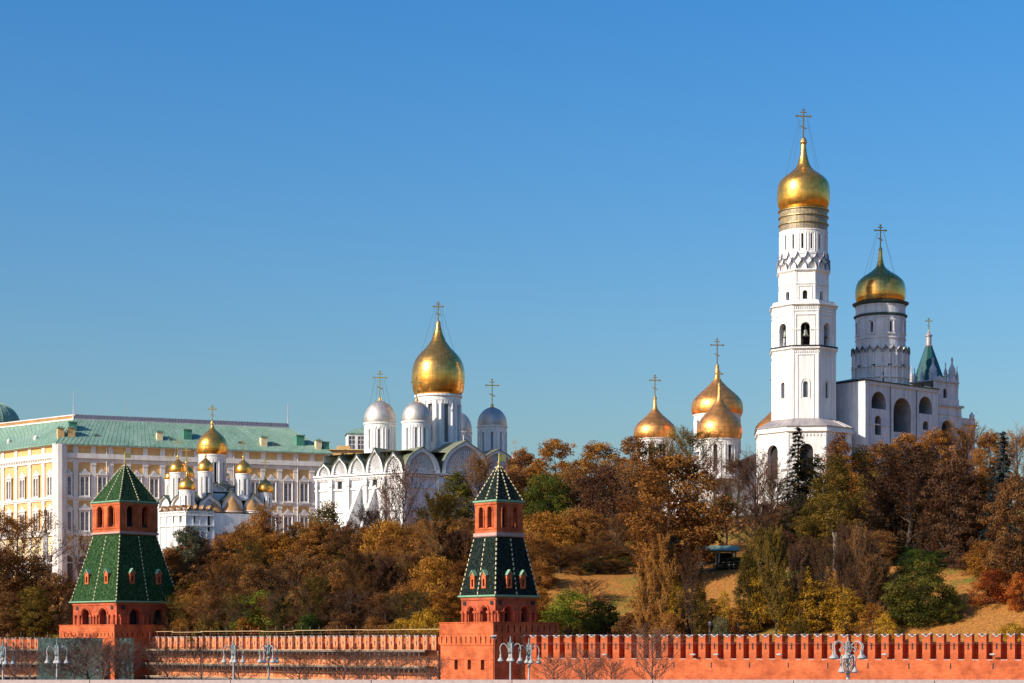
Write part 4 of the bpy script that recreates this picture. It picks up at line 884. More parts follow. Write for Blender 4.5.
for a, b, yt, dd in ((210, 232, 481.5, 2.6), (232, 254, 483, 2.6), (222, 243, 479, 4.2)):
    A, B = sN(a), sN(b); Fo = frame(OM-nr*dd, ur); gable(mb, Fo, (A+B)/2, B-A, zat(491, 378), zat(yt, 378)-zat(491, 378), 5, 0, 2, .25, 0, 0, .4, .2, mfas=3)
pts = [Fm(0, zk+.1, 0), Fm(Lm, zk+.1, 0), Fn_(Lq, zk+.1, 0), Fn_(Lq, zk+.1, -13), Fm(0, zk+.1, -13)]; mb.face(pts, 2)
zr2 = zat(493, 379); pts2 = [Fn_(2, zr2, -2.8), Fn_(Lq-1, zr2, -2.8), Fn_(Lq-1, zr2, -12), Fn_(2, zr2, -12)]; mb.face(pts2, 2)
for p, q in zip(pts2, pts2[1:]+pts2[:1]): mb.face([p, q, q-Vector((0, 0, 3)), p-Vector((0, 0, 3))])
for p, q in ((Fn_(Lq, 22, 0), Fn_(Lq, 22, -13)), (Fm(0, 22, 0), Fm(0, 22, -13))): mb.face([p, q, q+Vector((0, 0, zk-22)), p+Vector((0, 0, zk-22))])
mb.build('walls', ['white', 'dark', 'dark_green_roof', 'copper_brown'], root)
for px, r, yt, yb in ((213.5, 1.5, 501.5, 512.5), (231.5, 1.75, 496, 511.5), (251, 1.5, 499.5, 511)):
    s = sN(px); c3 = Fn_(s, 0, .5); c = (c3.x, c3.y); mb = MB(); z1 = zat(yb, c[1]); z2 = zat(yt, c[1])
    F = cyl(c, r); C = 2*math.pi*r; mb.band(F, -C/2, C/2, 22, z1, [((i+.5)*C/6-C/2, .28, z1-3.8, z1-1.2, .14, 1) for i in range(6)], .2, 0, 0, C/20)
    for i in range(12): mb.tube(F((i+.5)*C/12-C/2, 24, 0), F((i+.5)*C/12-C/2, z1-.5, 0), .07, n=5)
    mb.lathe(c, [(r, z1-.3), (r+.25, z1-.1), (r+.25, z1)], 24)
    mb.lathe(c, [(r+.25, z1), (r*.75, z1+(z2-z1)*.4), (r*.35, z1+(z2-z1)*.75), (.05, z2)], 24, 2)
    mb.build('apse', ['white', 'dark', 'copper_brown'], root)
for (px, D, r, rd, yb, yt, ydb, ch, nw) in ((212.3, 384, 15.5, 13.3, 454.5, 424, 500, 3.6, 8), (177.8, 381, 8.8, 7.6, 472.8, 457, 505, 3.6, 8), (205.5, 378, 8.0, 7.0, 471.8, 456, 500, 2.6, 8), (187, 373.5, 8.8, 7.4, 490.3, 474, 512, 3.4, 7), (243.4, 381, 8.4, 7.4, 474, 457.5, 500, 3.4, 8), (265.3, 383, 8.3, 6.4, 492.2, 477, 515, 3.6, 7), (186.2, 391, 8.2, 7, 478, 463, 500, 3.2, 7), (225.8, 392, 4.0, 3.4, 478, 471, 500, 1.5, 6), (170, 388, 5.5, 4.6, 480, 469, 505, 3.0, 6)):
    c = ((px-512)/FP*D, D); s = D/FP; z1 = zat(yb, D-rd*s)
    drum(root, c, rd*s, zat(ydb, D), z1, nw, max(.25, rd*s*.22), zat(ydb-4, D), z1-(1.6 if r > 10 else 1.1), eave=.14, pil=max(.06, rd*s*.05), mats=('white', 'dark'))
    dome(root, c, z1, r*s, zat(yt, D)-z1, 'gold', ONION, ch, .26 if r < 10 else .4, 'gold_plain', .13 if r < 10 else .2)

# ---------------------------------------------------------------- cream palace with green roof
OP = Vector(((58-512)/FP*400, 400.0, 0)); uR_ = Vector((math.cos(R(22)), math.sin(R(22)), 0)); dl_ = Vector((-math.cos(R(45)), math.sin(R(45)), 0))
LRp = along(328, OP, uR_); nb = 16; bay = LRp/nb; LLp = 4.9*7.4; FPr = frame(OP, uR_); FPl = frame(OP+dl_*LLp, -dl_)
root = thing('palace', (OP.x, OP.y, 20), 'long cream and ochre palace with pale green sheet roof, behind the small golden-domed cathedral', 'palace')
Z = lambda y: zat(y, 400); zE = Z(444)
W_ = MB()
def pal_face(F, L, n, wall):
    b = L/n
    ops = [((i+.5)*b, 2.5, Z(585), Z(561.5), 1.25, 2) for i in range(n)]
    wall.band(F, 0, L, 18, Z(536), ops, .8, 4, 0)
    wall.face([F(0, Z(536), 0), F(L, Z(536), 0), F(L, zE, 0), F(0, zE, 0)], 1)
    for i in range(n): wall.path([F((i+.5)*b+math.cos(t)*1.55, Z(561.5)+math.sin(t)*1.55, .08) for t in [math.pi*k/10 for k in range(11)]], .22, 5, 0)
    for (ya, yb, d) in ((457.5, 452.5, .55), (461.5, 457.5, .25), (498.5, 496.3, .4), (500, 498.5, .22), (535.5, 532.2, .45), (445.2, 443.6, .6), (531, 529.5, .2), (563, 561.8, .16), (545, 543.6, .14)):
        wall.box(F, -.15, L+.15, Z(ya), Z(yb), .0, d, 0)
    for i in range(n+1):
        w = .5 if 0 < i < n else 1.15; c = i*b
        a0, a1 = max(0, c-w), min(L, c+w); 
        wall.box(F, a0, a1, Z(532), Z(461.4), .0, .2, 0); wall.box(F, a0, a1, Z(452.5), Z(445), .0, .2, 0); wall.box(F, a0+.1, a1-.1, 18, Z(536), 0, .15, 0)
        wall.box(F, a0-.08, a1+.08, Z(464), Z(462), .0, .3, 0); wall.box(F, a0-.08, a1+.08, Z(500.5), Z(503), .0, .3, 0)
    for i in range(n*8): wall.box(F, (i+.2)*L/n/8, (i+.65)*L/n/8, Z(459.2), Z(457.7), .2, .45, 0)
pal_face(FPr, LRp, nb, W_); pal_face(FPl, LLp, 7, W_)
W_.lathe((OP.x+.25, OP.y+.5), [(1.5, 18), (1.5, zE)], 12, 0)
e = [OP+dl_*LLp, OP, OP+uR_*LRp]; bk = Vector((-math.sin(R(28)), math.cos(R(28)), 0))*24
for p, q in ((e[2], e[2]+bk), (e[2]+bk, e[0]+bk), (e[0]+bk, e[0])): W_.face([Vector((p.x, p.y, 18)), Vector((q.x, q.y, 18)), Vector((q.x, q.y, zE)), Vector((p.x, p.y, zE))], 1)
for i in (2.75, 6.7, 10.2, 14.1): W_.tube(FPr(i*bay, 30, .35), FPr(i*bay, zE, .35), .1, n=5, m=0)
W_.build('walls', ['cream', 'ochre', 'glass', 'dark', 'pale_ochre'], root)
# windows: frame with pediment, panes as sub-part
def pal_window(w, h):
    F = lambda u, z, d: Vector((u, -d, z)); fr = MB()
    fr.band(F, -w/2, w/2, 0, h, [(-w*.235, w*.34, .25, h-.75, w*.17), (w*.235, w*.34, .25, h-.75, w*.17)], .22, 0, 0)
    Fb = lambda u, z, d: F(u, z, d+.30)
    g = MB()
    fr2_ = MB(); fr2_.v = [(x, y-.30, z) for x, y, z in fr.v]; fr2_.f = fr.f; fr2_.m = fr.m
    for x in (-w/2, w/2): fr2_.tube(F(x, 0, .32), F(x, h, .32), .12, n=6)
    fr2_.box(F, -w*.62, w*.62, -.25, 0, 0, .5); fr2_.box(F, -w*.62, w*.62, h, h+.2, 0, .5)
    fr2_.prism(F, [(-w*.66, h+.2), (w*.66, h+.2), (w*.30, h+.7), (0, h+1.3), (-w*.30, h+.7)], 0, .28)
    fr2_.prism(F, [(-w*.3, h+.35), (w*.3, h+.35), (0, h+.95)], .281, .34, 1)
    for s_ in (-1, 1):
        c = s_*w*.235; g.box(F, c-w*.17, c+w*.17, .25, h-.3, .02, .06, 0)
        for zz in (.9, 1.7, 2.5): g.box(F, c-w*.17, c+w*.17, .25+zz, .31+zz, .06, .1, 1)
        g.box(F, c-.03, c+.03, .25, h-.4, .06, .1, 1)
    return fr2_, g
fr_m, g_m = pal_window(1.9, 4.35)
wf = fr_m.build('window', ['cream', 'whitegrey'], root, world=False); wg = g_m.build('pane', ['pane', 'whitegrey'], wf, world=False)
first = True
for F, L, n, u in ((FPr, LRp, nb, uR_), (FPl, LLp, 7, -dl_)):
    for i in range(n):
        for zz in (Z(495.8), Z(531)):
            if first: o = wf; first = False
            else:
                o = wf.copy(); S.collection.objects.link(o); g2 = wg.copy(); S.collection.objects.link(g2); o.parent = root; g2.parent = o
            o.location = F((i+.5)*L/n, zz, 0)-Vector(root.location); o.rotation_euler = (0, 0, math.atan2(u.y, u.x))
# roof
R1 = at(75, 419, 409.5); R1.z = 55.2; s2 = along(288, R1, uR_); R2 = R1+uR_*s2; R0 = Vector((-109-22, 426+18, 55.2))
ov = .8; nPr = Vector((uR_.y, -uR_.x, 0)); nPl = Vector((-math.sin(R(45)), -math.cos(R(45)), 0))
zq = Z(443.4); E0 = e[0]+nPl*ov; E1 = e[1]+(nPl+nPr)*ov*.75; E2 = e[2]+(nPr+uR_)*ov
E0.z = E1.z = E2.z = zq; mb = MB(); B2 = E2+bk; B0 = E0+bk
mb.face([E1, E2, R2, R1]); mb.face([E0, E1, R1, R0]); mb.face([E2, B2, R2]); mb.face([R1, R2, B2, B0, R0]); mb.face([E0, R0, B0])
for p, q in ((E0, E1), (E1, E2)): mb.face([p, q, q-Vector((0, 0, .25)), p-Vector((0, 0, .25))]); 
def seams(A, B, C, Dd, n):
    for i in range(n+1): mb.tube(A.lerp(B, i/n)+Vector((0, 0, .04)), Dd.lerp(C, i/n)+Vector((0, 0, .02)), .035, n=3)
seams(E1, E2, R2, R1, 64); seams(E0, E1, R1, R0, 36)
rf = mb.build('roof', 'copper_green', root)
mb = MB(); F = frame(R1, uR_); mb.box(F, 0, s2, 55.1, 56.0, -.1, .1)
for i in range(70): mb.box(F, s2*i/70, s2*i/70+.12, 55.2, 56.12, -.13, .13, 0)
mb.box(F, 0, s2, 54.9, 55.15, -.2, .35, 1); mb.build('ridge_cresting', ['slate_crest', 'whitegrey'], rf)
u0 = (R1-R0); L0 = Vector((u0.x, u0.y, 0)).length; F = frame(R0, u0); mb = MB(); mb.box(F, 0, L0, 54.9, 55.2, -.2, .4); mb.box(F, 0, L0, 55.2, 55.9, -.6, -.3, 1); mb.box(F, 0, L0, 55.9, 56.1, -.7, -.2); mb.build('ridge_parapet', ['cream', 'copper_brown'], rf)
def onroof(F, s, t, zb, zt): return F
def roofz(P, A, n): 
    d = (A-P).dot(n); return zq+(55.2-zq)*max(0, min(1, d/8.2))
for px, y, w, h, mt, cap in ((60.5, 437, 1.3, 1.7, 'ochre', 1), (71, 437, 1.4, 1.7, 'ochre', 1), (72.5, 430, 1.6, 1.5, 'copper_green', 0), (159.3, 441, 1.2, 1.7, 'pale_ochre', 1), (187, 439, 1.7, 1.8, 'copper_green', 0), (263.5, 446.5, 1.35, 1.9, 'pale_ochre', 1), (299.5, 445, 1.7, 1.9, 'copper_green', 0), (318, 450, 1.2, 1.9, 'pale_ochre', 1), (325.5, 449.5, 1.2, 1.5, 'copper_green', 0)):
    # height on the roof slope -> set-back distance
    best = min((abs(HY-(zq+(55.2-zq)*t/8.2-CZ)*FP/((OP-nPr*t).y+along(px, OP-nPr*t, uR_)*uR_.y)-y), t) for t in [k*.2 for k in range(42)])[1]
    A = OP-nPr*best; s = along(px, A, uR_); z = zq+(55.2-zq)*best/8.2; F = frame(A, uR_); mb = MB()
    mb.box(F, s-w/2, s+w/2, z-.6, z+h, -w/2, w/2, 0); mb.box(F, s-w/2-.15, s+w/2+.15, z+h, z+h+.2, -w/2-.15, w/2+.15, 1)
    if cap: 
        for q in (-.3, .3): mb.box(F, s+q-.15, s+q+.15, z+h+.2, z+h+.5, -.2, .2, 1)
    mb.build('chimney', [mt if mt != 'copper_green' else 'box_green', 'copper_green' if cap or 1 else mt], rf)
for px, y in ((96.5, 438), (171, 442), (204, 443), (240.5, 445.5), (275.5, 447.5)):
    best = min((abs(HY-(zq+(55.2-zq)*t/8.2-CZ)*FP/((OP-nPr*t).y+along(px, OP-nPr*t, uR_)*uR_.y)-y), t) for t in [k*.2 for k in range(42)])[1]
    A = OP-nPr*best; s = along(px, A, uR_); z = zq+(55.2-zq)*best/8.2; F = frame(A, uR_); mb = MB()
    o = [(s+math.cos(t)*.9, z-.05+math.sin(t)*.95) for t in [math.pi*k/10 for k in range(11)]]; mb.prism(F, o, -1.6, .2, 0)
    o = [(s+math.cos(t)*.6, z+.0+math.sin(t)*.65) for t in [math.pi*k/10 for k in range(11)]]; mb.prism(F, o, .205, .22, 1); mb.build('roof_dormer', ['copper_green', 'glass'], rf)
for px in (9, 36):
    A = E1.lerp(R1, .3); dv = -dl_; P = A+(E0-E1)*0; s = along(px, A, dl_); p = A+dl_*s; mb = MB(); mb.lathe((p.x, p.y), [(.5, p.z-.3), (.5, p.z+.35), (.3, p.z+.65), (.05, p.z+.75)], 10); mb.build('roof_vent', 'cream', rf)
for px, yb, yt, r_, D, w in ((73.5, 421, 391, .16, 410, 1), (288, 431, 404, .15, 430, 1)):
    p = at(px, yb, D); mb = MB(); mb.tube(p-Vector((0, 0, 1)), p+Vector((0, 0, 1.2)), .35, .25); mb.tube(p, (p.x, p.y, zat(yt, D)), r_, .05, 6); mb.build('flagpole', 'whitegrey', rf)
p = at(127, 422, 425); mb = MB(); mb.tube(p-Vector((0, 0, 2)), (p.x, p.y, zat(400, 425)), .06, .03, 5)
for q in (404, 409): mb.tube((p.x-.5, p.y, zat(q, 425)), (p.x+.5, p.y, zat(q, 425)), .03, n=4)
mb.build('antenna', 'lamp_grey', rf)
# green dome building at the far left
root = thing('domed_hall', ((-6-512)/FP*455, 455, 22), 'large green dome rising behind the palace roof at the far left edge', 'dome')
c = ((-7-512)/FP*455, 455); mb = MB(); mb.lathe(c, [(5.9, 22), (5.9, zat(424, 455))], 32); mb.build('drum', 'cream', root)
mb = MB(); mb.lathe(c, [(6.0*math.cos(t), zat(424, 455)+4.9*math.sin(t)) for t in [math.pi/2*k/12 for k in range(12)]]+[(.05, zat(402, 455)-.1)], 40)
for k in range(20):
    a = 2*math.pi*k/20; mb.path([(c[0]+math.cos(a)*6.02*math.cos(t), c[1]+math.sin(a)*6.02*math.cos(t), zat(424, 455)+4.92*math.sin(t)) for t in [math.pi/2*j/8 for j in range(9)]], .07, 3)
mb.build('dome', 'copper_green', root)
# glazed rooftop pavilion and low green roofs behind the right end of the palace
DL = 447; root = thing('rooftop_pavilion', ((356-512)/FP*DL, DL, 25), 'small white glazed pavilion with pale green hipped roof between the palace and the silver domes', 'pavilion')
F = frame(at(347.5, 0, DL)*Vector((1, 1, 0)) if False else Vector(((347.5-512)/FP*DL, DL, 0)), (1, .15)); mb = MB(); w = 6.0; z0, z1 = 25, zat(433.5, DL)
mb.band(F, 0, w, z0, z1, [((i+.5)*w/3, 1.4, zat(449, DL), zat(436, DL), .0, 1) for i in range(3)], .2, 0)
for i in range(3):
    for zz in (440, 444.5): mb.box(F, (i+.5)*w/3-.7, (i+.5)*w/3+.7, zat(zz, DL), zat(zz, DL)+.12, -.18, -.1)
    mb.box(F, (i+.5)*w/3-.05, (i+.5)*w/3+.05, zat(449, DL), zat(436, DL), -.18, -.1)
for a in (0, w): mb.face([F(a, z0, 0), F(a, z0, -6), F(a, z1, -6), F(a, z1, 0)])
mb.face([F(0, z0, -6), F(w, z0, -6), F(w, z1, -6), F(0, z1, -6)]); mb.build('walls', ['white', 'glass'], root)
mb = MB(); P = [F(-.3, z1, .3), F(w+.3, z1, .3), F(w+.3, z1, -6.3), F(-.3, z1, -6.3)]; q = [F(2.2, zat(426.5, DL), -2.4), F(w-2.2, zat(426.5, DL), -2.4), F(w-2.2, zat(426.5, DL), -3.8), F(2.2, zat(426.5, DL), -3.8)]
for i in range(4): mb.face([P[i], P[(i+1) % 4], q[(i+1) % 4], q[i]])
mb.face(q); mb.build('roof', 'copper_green', root)
root = thing('palace_wing', ((335-512)/FP*437, 437, 25), 'low ochre wing with green roof tucked between the palace end and the white cathedral', 'building')
F = frame(((322-512)/FP*437, 437), (1, .1)); mb = MB(); mb.band(F, 0, 9, 24, zat(449, 437), [(u, .7, zat(460, 437), zat(454, 437), .3, 1) for u in (2, 4.5, 7)], .3); mb.box(F, 3.3, 6.2, 30, zat(445, 437), -4, -1)
mb.build('walls', ['ochre', 'glass'], root); mb = MB(); mb.prism(lambda d, z, a: F(a, z, d), [(.5, zat(450, 437)), (-8, zat(446, 437)), (-8, zat(452, 437))], -.4, 9.3); mb.box(F, .4, 1.8, 47, zat(447, 437), -2, -1); mb.build('roof', 'copper_green', root)
mb = MB(); c = ((294-512)/FP*400, 400.0)
# little white arched gate showing over the trees
root = thing('gate_arch', (c[0]*.915, 366, 28), 'little white arched gable peeping over the orange trees right of the golden-domed cathedral', 'gatehouse')
F = frame(((289.5-512)/FP*366, 366), (1, .1)); mb = MB(); mb.band(F, 0, 1.9, 26, zat(529, 366), [(.95, 1.0, 27, zat(529.5, 366)-.05, .0, 1)], .5); gable(mb, F, .95, 1.9, zat(529, 366), zat(523.5, 366)-zat(529, 366), 2, 0, 0, .1, 0, 1, .3, .1); mb.box(F, 0, 1.9, 26, zat(529, 366), -2, -.6)
mb.build('arch', ['white', 'shade_niche'], root)
# green-roofed terrace pavilion
x_ = (719-512)/FP*297; y_ = 297; root = thing('terrace_pavilion', (x_, y_, ground(x_, y_)), 'low open pavilion with pale green roof on the terrace beside the big rust tree', 'pavilion')
zg_ = ground(x_, y_); F = frame((x_-2.6, y_), (1, .05)); mb = MB(); zt_ = zat(550.5, 297)
for a in (0.1, 2.6, 5.1):
    for d in (0, -3): mb.box(F, a-.12, a+.12, zg_-.5, zt_, d-.12, d+.12)
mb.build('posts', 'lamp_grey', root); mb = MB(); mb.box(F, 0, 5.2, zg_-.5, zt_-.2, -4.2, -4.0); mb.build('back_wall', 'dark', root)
mb = MB(); mb.prism(lambda d, z, a: F(a, z, d), [(.7, zt_), (-2, zat(545.5, 299)), (-4.8, zt_)], -.5, 5.7); mb.build('roof', 'copper_green', root)
# ---------------------------------------------------------------- street lamps and small fittings
def bell_shade(mb, mg, p, r):
    x, y, z = p; mb.lathe((x, y), [(.04, z+.55), (.09, z+.5), (.10, z+.28), (r*.35, z+.22), (r*.75, z+.06), (r*1.1, z-.12), (r*1.08, z-.15)], 14)
    mg.lathe((x, y), [(r*.9, z-.14), (r*.7, z-.22), (r*.35, z-.27), (.03, z-.28)], 12)
def street_lamp(loc, ztop, label, rz=0.0, arms=4, reach=1.0, r=.28, group='street lamps along the embankment'):
    root = thing('street_lamp', loc, label, 'street lamp', group, rz); H = ztop-loc[2]; pole = MB(); arm = MB()
    F0 = lambda *a: Vector(a)
    pole.lathe((0, 0), [(.34, 0), (.34, .5), (.22, .7), (.20, 1.4), (.11, 1.7), (.09, H-1.9), (.2, H-1.8), (.2, H-1.65), (.1, H-1.6), (.08, H-.2)], 14)
    pole.build('pole', 'lamp_grey', root, world=False)
    cr = MB(); cr.lathe((0, 0), [(.1, H-1.55), (.28, H-1.3), (.2, H-.9), (.3, H-.6), (.1, H-.3), (.05, H+.25)], 8); 
    for k in range(6):
        a = k*math.pi/3; cr.tube((math.cos(a)*.15, math.sin(a)*.15, H-1.0), (math.cos(a)*.3, math.sin(a)*.3, H-.35), .05, .02, 5)
    cr.build('finial', 'verdigris', root, world=False)
    for k in range(arms):
        a = 2*math.pi*k/arms; c, s = math.cos(a), math.sin(a); arm = MB(); gl = MB()
        pts = [(c*q*reach, s*q*reach, H-1.5+zz) for q, zz in ((.08, 0), (.2, .45), (.4, .82), (.62, 1.0), (.82, .98), (.97, .78), (1.03, .5), (.99, .2), (.95, -.02))]
        arm.path(pts, .055, 6)
        bell_shade(arm, gl, (c*.97*reach, s*.97*reach, H-2.05), r)
        ao = arm.build('lamp_arm', 'lamp_grey', root, world=False); gl.build('glass_bowl', 'lamp_glass', ao, world=False)
    return root
for px, D, yt, lb, rz in ((3, 200, 642, 'pale street lamp cut by the left edge of the picture', 0.5), (57, 204, 641.5, 'pale street lamp standing in front of the wide green netting', 0.35),
    (233.5, 206, 641, 'left one of two pale street lamps in front of the planked scaffolding', .3), (268.5, 207, 641, 'right one of two pale street lamps in front of the planked scaffolding', .6),
    (510.5, 196, 638.5, 'left one of two pale street lamps with touching arms before the middle brick tower', 0.12), (529, 197, 640.5, 'right one of two pale street lamps with touching arms before the middle brick tower', .2)):
    X = (px-512)/FP*D; street_lamp((X, D, 3.0), zat(yt, D), lb, rz)
# ornate lamp, nearer and larger
D = 192; X = (848-512)/FP*D; zt_ = zat(640, D); root = thing('ornate_street_lamp', (X, D, 3.0), 'ornate lamp with two tiers of pale bell lanterns before the red battlements', 'street lamp'); H = zt_-3.0
pole = MB(); pole.lathe((0, 0), [(.45, 0), (.45, .6), (.25, .8), (.16, H-3.3), (.28, H-3.2), (.14, H-3.0), (.2, H-2.4), (.12, H-2.2), (.18, H-1.6), (.3, H-1.4), (.15, H-1.2), (.2, H-.6), (.08, H-.4), (.05, H+.3)], 12)
for k in range(8):
    a = k*math.pi/4+.2
    for zz in (H-1.2, H-3.1, H-2.3): pole.path([(math.cos(a)*.12, math.sin(a)*.12, zz), (math.cos(a)*.42, math.sin(a)*.42, zz+.25), (math.cos(a)*.35, math.sin(a)*.35, zz+.6), (math.cos(a)*.18, math.sin(a)*.18, zz+.5)], .045, 5)
pole.build('pole', 'lamp_grey', root, world=False)
for tier, n, rc, zz, r in ((0, 6, 1.55, H-.45, .38), (1, 4, .85, H-1.75, .3)):
    for k in range(n):
        a = 2*math.pi*k/n+.25+tier*.5; c, s = math.cos(a), math.sin(a); arm = MB(); gl = MB()
        arm.path([(c*q*rc, s*q*rc, zz-.6+z2) for q, z2 in ((.08, 0), (.2, .4), (.4, .75), (.62, .92), (.82, .9), (.97, .7), (1.03, .45), (1.0, .15), (.98, 0))], .06, 6)
        arm.path([(c*q*rc, s*q*rc, zz-.6+z2) for q, z2 in ((.2, .4), (.45, .35), (.6, .1), (.5, -.1), (.4, 0))], .04, 5)
        bell_shade(arm, gl, (c*.98*rc, s*.98*rc, zz-1.15), r); ao = arm.build('lamp_arm', 'lamp_grey', root, world=False); gl.build('glass_bowl', 'lamp_glass', ao, world=False)
# flood lamps on brackets along the wall
for px, lb in ((607, 'first small white flood lamp on the red battlements counted from the middle tower'), (695, 'white flood lamp on the red wall, left one of a close pair'), (718, 'white flood lamp on the red wall, right one of a close pair'), (781, 'small white flood lamp on the red battlements left of the ornate lamp'), (886, 'small white flood lamp on the red battlements right of the ornate lamp'), (994, 'rightmost small white flood lamp on the red battlements')):
    s = along(px, (0.5, 257.5), (FR(1, 0, 0)-FR(0, 0, 0))); p = FR(s, zat(657, FR(s, 0, 0).y), 0); n = FR(0, 0, 1)-FR(0, 0, 0); root = thing('flood_lamp', tuple(p), lb, 'wall lamp', 'flood lamps on the wall'); mb = MB()
    q = p+n*.75+Vector((0, 0, .3)); mb.path([p, p+n*.4+Vector((0, 0, .2)), q], .03, 5); mb.build('bracket', 'iron', root); mb = MB(); t = Vector((.36, -.1, .0)); 
    mb.tube(q-t*.9, q+t*.5, .07, .15, 8); mb.tube(q+t*.5, q+t*.9, .15, .06, 8); mb.build('head', 'cap', root)
# cable strung along the wall
mb = MB(); prv = None
for i in range(36):
    p = FR(LR*i/35, zat(643.2, FR(LR*i/35, 0, 0).y)+.02*math.sin(i*2.), .35)
    if prv: mb.tube(prv, p, .03, n=4)
    prv = p
for i in range(0, 36, 5): mb.tube(FR(LR*i/35+.3, 9.0, 0), FR(LR*i/35+.3, 9.05, .36), .03, n=4)
tag(mb.build('cable', 'iron'), 'thin dark cable strung along the top of the red battlements', 'cable')
# camera pole by the middle tower
x, y = (494.5-512)/FP*246, 246; root = thing('camera_pole', (x, y, 3), 'slim reddish pole with a white security camera beside the corner of the middle tower', 'pole'); mb = MB(); mb.tube((x, y, 3), (x, y, zat(641, 246)), .07, .05); mb.path([(x, y, zat(641, 246)), (x+.3, y, zat(637.5, 246)), (x+.1, y, zat(636.5, 246))], .05); mb.build('pole', 'brick_dark', root)
mb = MB(); z = zat(636.3, 246); mb.tube((x-.4, y-.1, z-.05), (x+.25, y, z+.05), .2, .14, 10); mb.tube((x-.1, y, z-.15), (x-.1, y, z-.4), .14, .08, 8); mb.build('camera_head', 'cap', root)
# small lawn lamps, palace lantern
def post_lamp(px, D, yt, yb, label, mt='lamp_grey', nm='lawn_lamp'):
    x = (px-512)/FP*D; g = ground(x, D) if yb is None else zat(yb, D); z = zat(yt, D); root = thing(nm, (x, D, g), label, 'lamp post'); mb = MB(); mb.tube((x, D, g-.2), (x, D, z-.5), .09, .06, 8); mb.lathe((x, D), [(.2, g), (.12, g+.4)], 8); mb.build('post', mt, root)
    mb = MB(); mb.lathe((x, D), [(.05, z-.55), (.2, z-.45), (.26, z-.1), (.12, z), (.03, z+.15)], 8); mb.build('lantern', mt if mt == 'iron' else 'lamp_glass', root)
post_lamp(709.5, 262, 622, None, 'white lamp post behind the battlements below the leaf-covered lawn')
post_lamp(931, 243, 633.5, None, 'small round white lamp peeping over the battlements in front of the olive conifer')
D = 388; x = (45-512)/FP*D; root = thing('palace_lantern', (x, D, 22), 'tall dark ornate lantern on a white pillar in front of the palace corner', 'lamp post'); mb = MB(); F = frame((x-.45, D), (1, 0)); mb.box(F, 0, .9, 22, zat(534, D), -.9, 0); mb.box(F, -.1, 1.0, zat(534, D), zat(533, D), -1, .1); mb.build('pillar', 'whitegrey', root)
mb = MB(); c = (x, D+.45); mb.lathe(c, [(.42, zat(533, D)), (.3, zat(530, D)), (.12, zat(527, D)), (.08, zat(516, D)), (.3, zat(515, D)), (.34, zat(511, D)), (.1, zat(509.5, D)), (.03, zat(507, D))], 10)
for k in range(4):
    a = k*math.pi/2; mb.path([(c[0], c[1], zat(521, D)), (c[0]+math.cos(a)*.5, c[1]+math.sin(a)*.5, zat(520, D)), (c[0]+math.cos(a)*.5, c[1]+math.sin(a)*.5, zat(517, D))], .06)
mb.build('lantern', 'iron', root)

# ---------------------------------------------------------------- trees
def envelope(shape, t):
    if shape == 'round': return math.sqrt(max(0, 1-(2*t-1)**2))**0.8*(1.0-.12*t)
    if shape == 'tall': return (math.sin(math.pi*min(1, t*.93+.05))**.6)*(1-.35*t)
    if shape == 'cone': return (1-t)**.8*(1 if t > .12 else t/.12)+.02
    if shape == 'bush': return math.sqrt(max(0, 1-t**2.2))
    return 1
def branch(mb, p, d, L, r, depth, rng, tips, n=5, spread=.55, twist=0.0, mincut=.012):
    segs = 3; q = Vector(p); dd = Vector(d)
    for i in range(segs):
        dd = (dd+Vector((rng.uniform(-1, 1), rng.uniform(-1, 1), rng.uniform(-.3, .7)))*.16).normalized(); q2 = q+dd*L/segs; ra = r*(1-.3*i/segs); rb = r*(1-.3*(i+1)/segs)
        mb.tube(q, q2, ra, rb, n if r > .06 else 3, cap=False); q = q2
        if depth > 0 and i < segs-1 and rng.random() < .75:
            s = (dd+Vector((rng.uniform(-1, 1), rng.uniform(-1, 1), rng.uniform(-.2, .6)))*spread*1.2).normalized(); branch(mb, q, s, L*rng.uniform(.5, .72), r*.5, depth-1, rng, tips, n, spread)
    if depth <= 0: tips.append(q); return
    for _ in range(2 if rng.random() < .6 else 3):
        s = (dd+Vector((rng.uniform(-1, 1), rng.uniform(-1, 1), rng.uniform(-.25, .6)))*spread).normalized(); branch(mb, q, s, L*rng.uniform(.62, .82), r*.58, depth-1, rng, tips, n, spread)
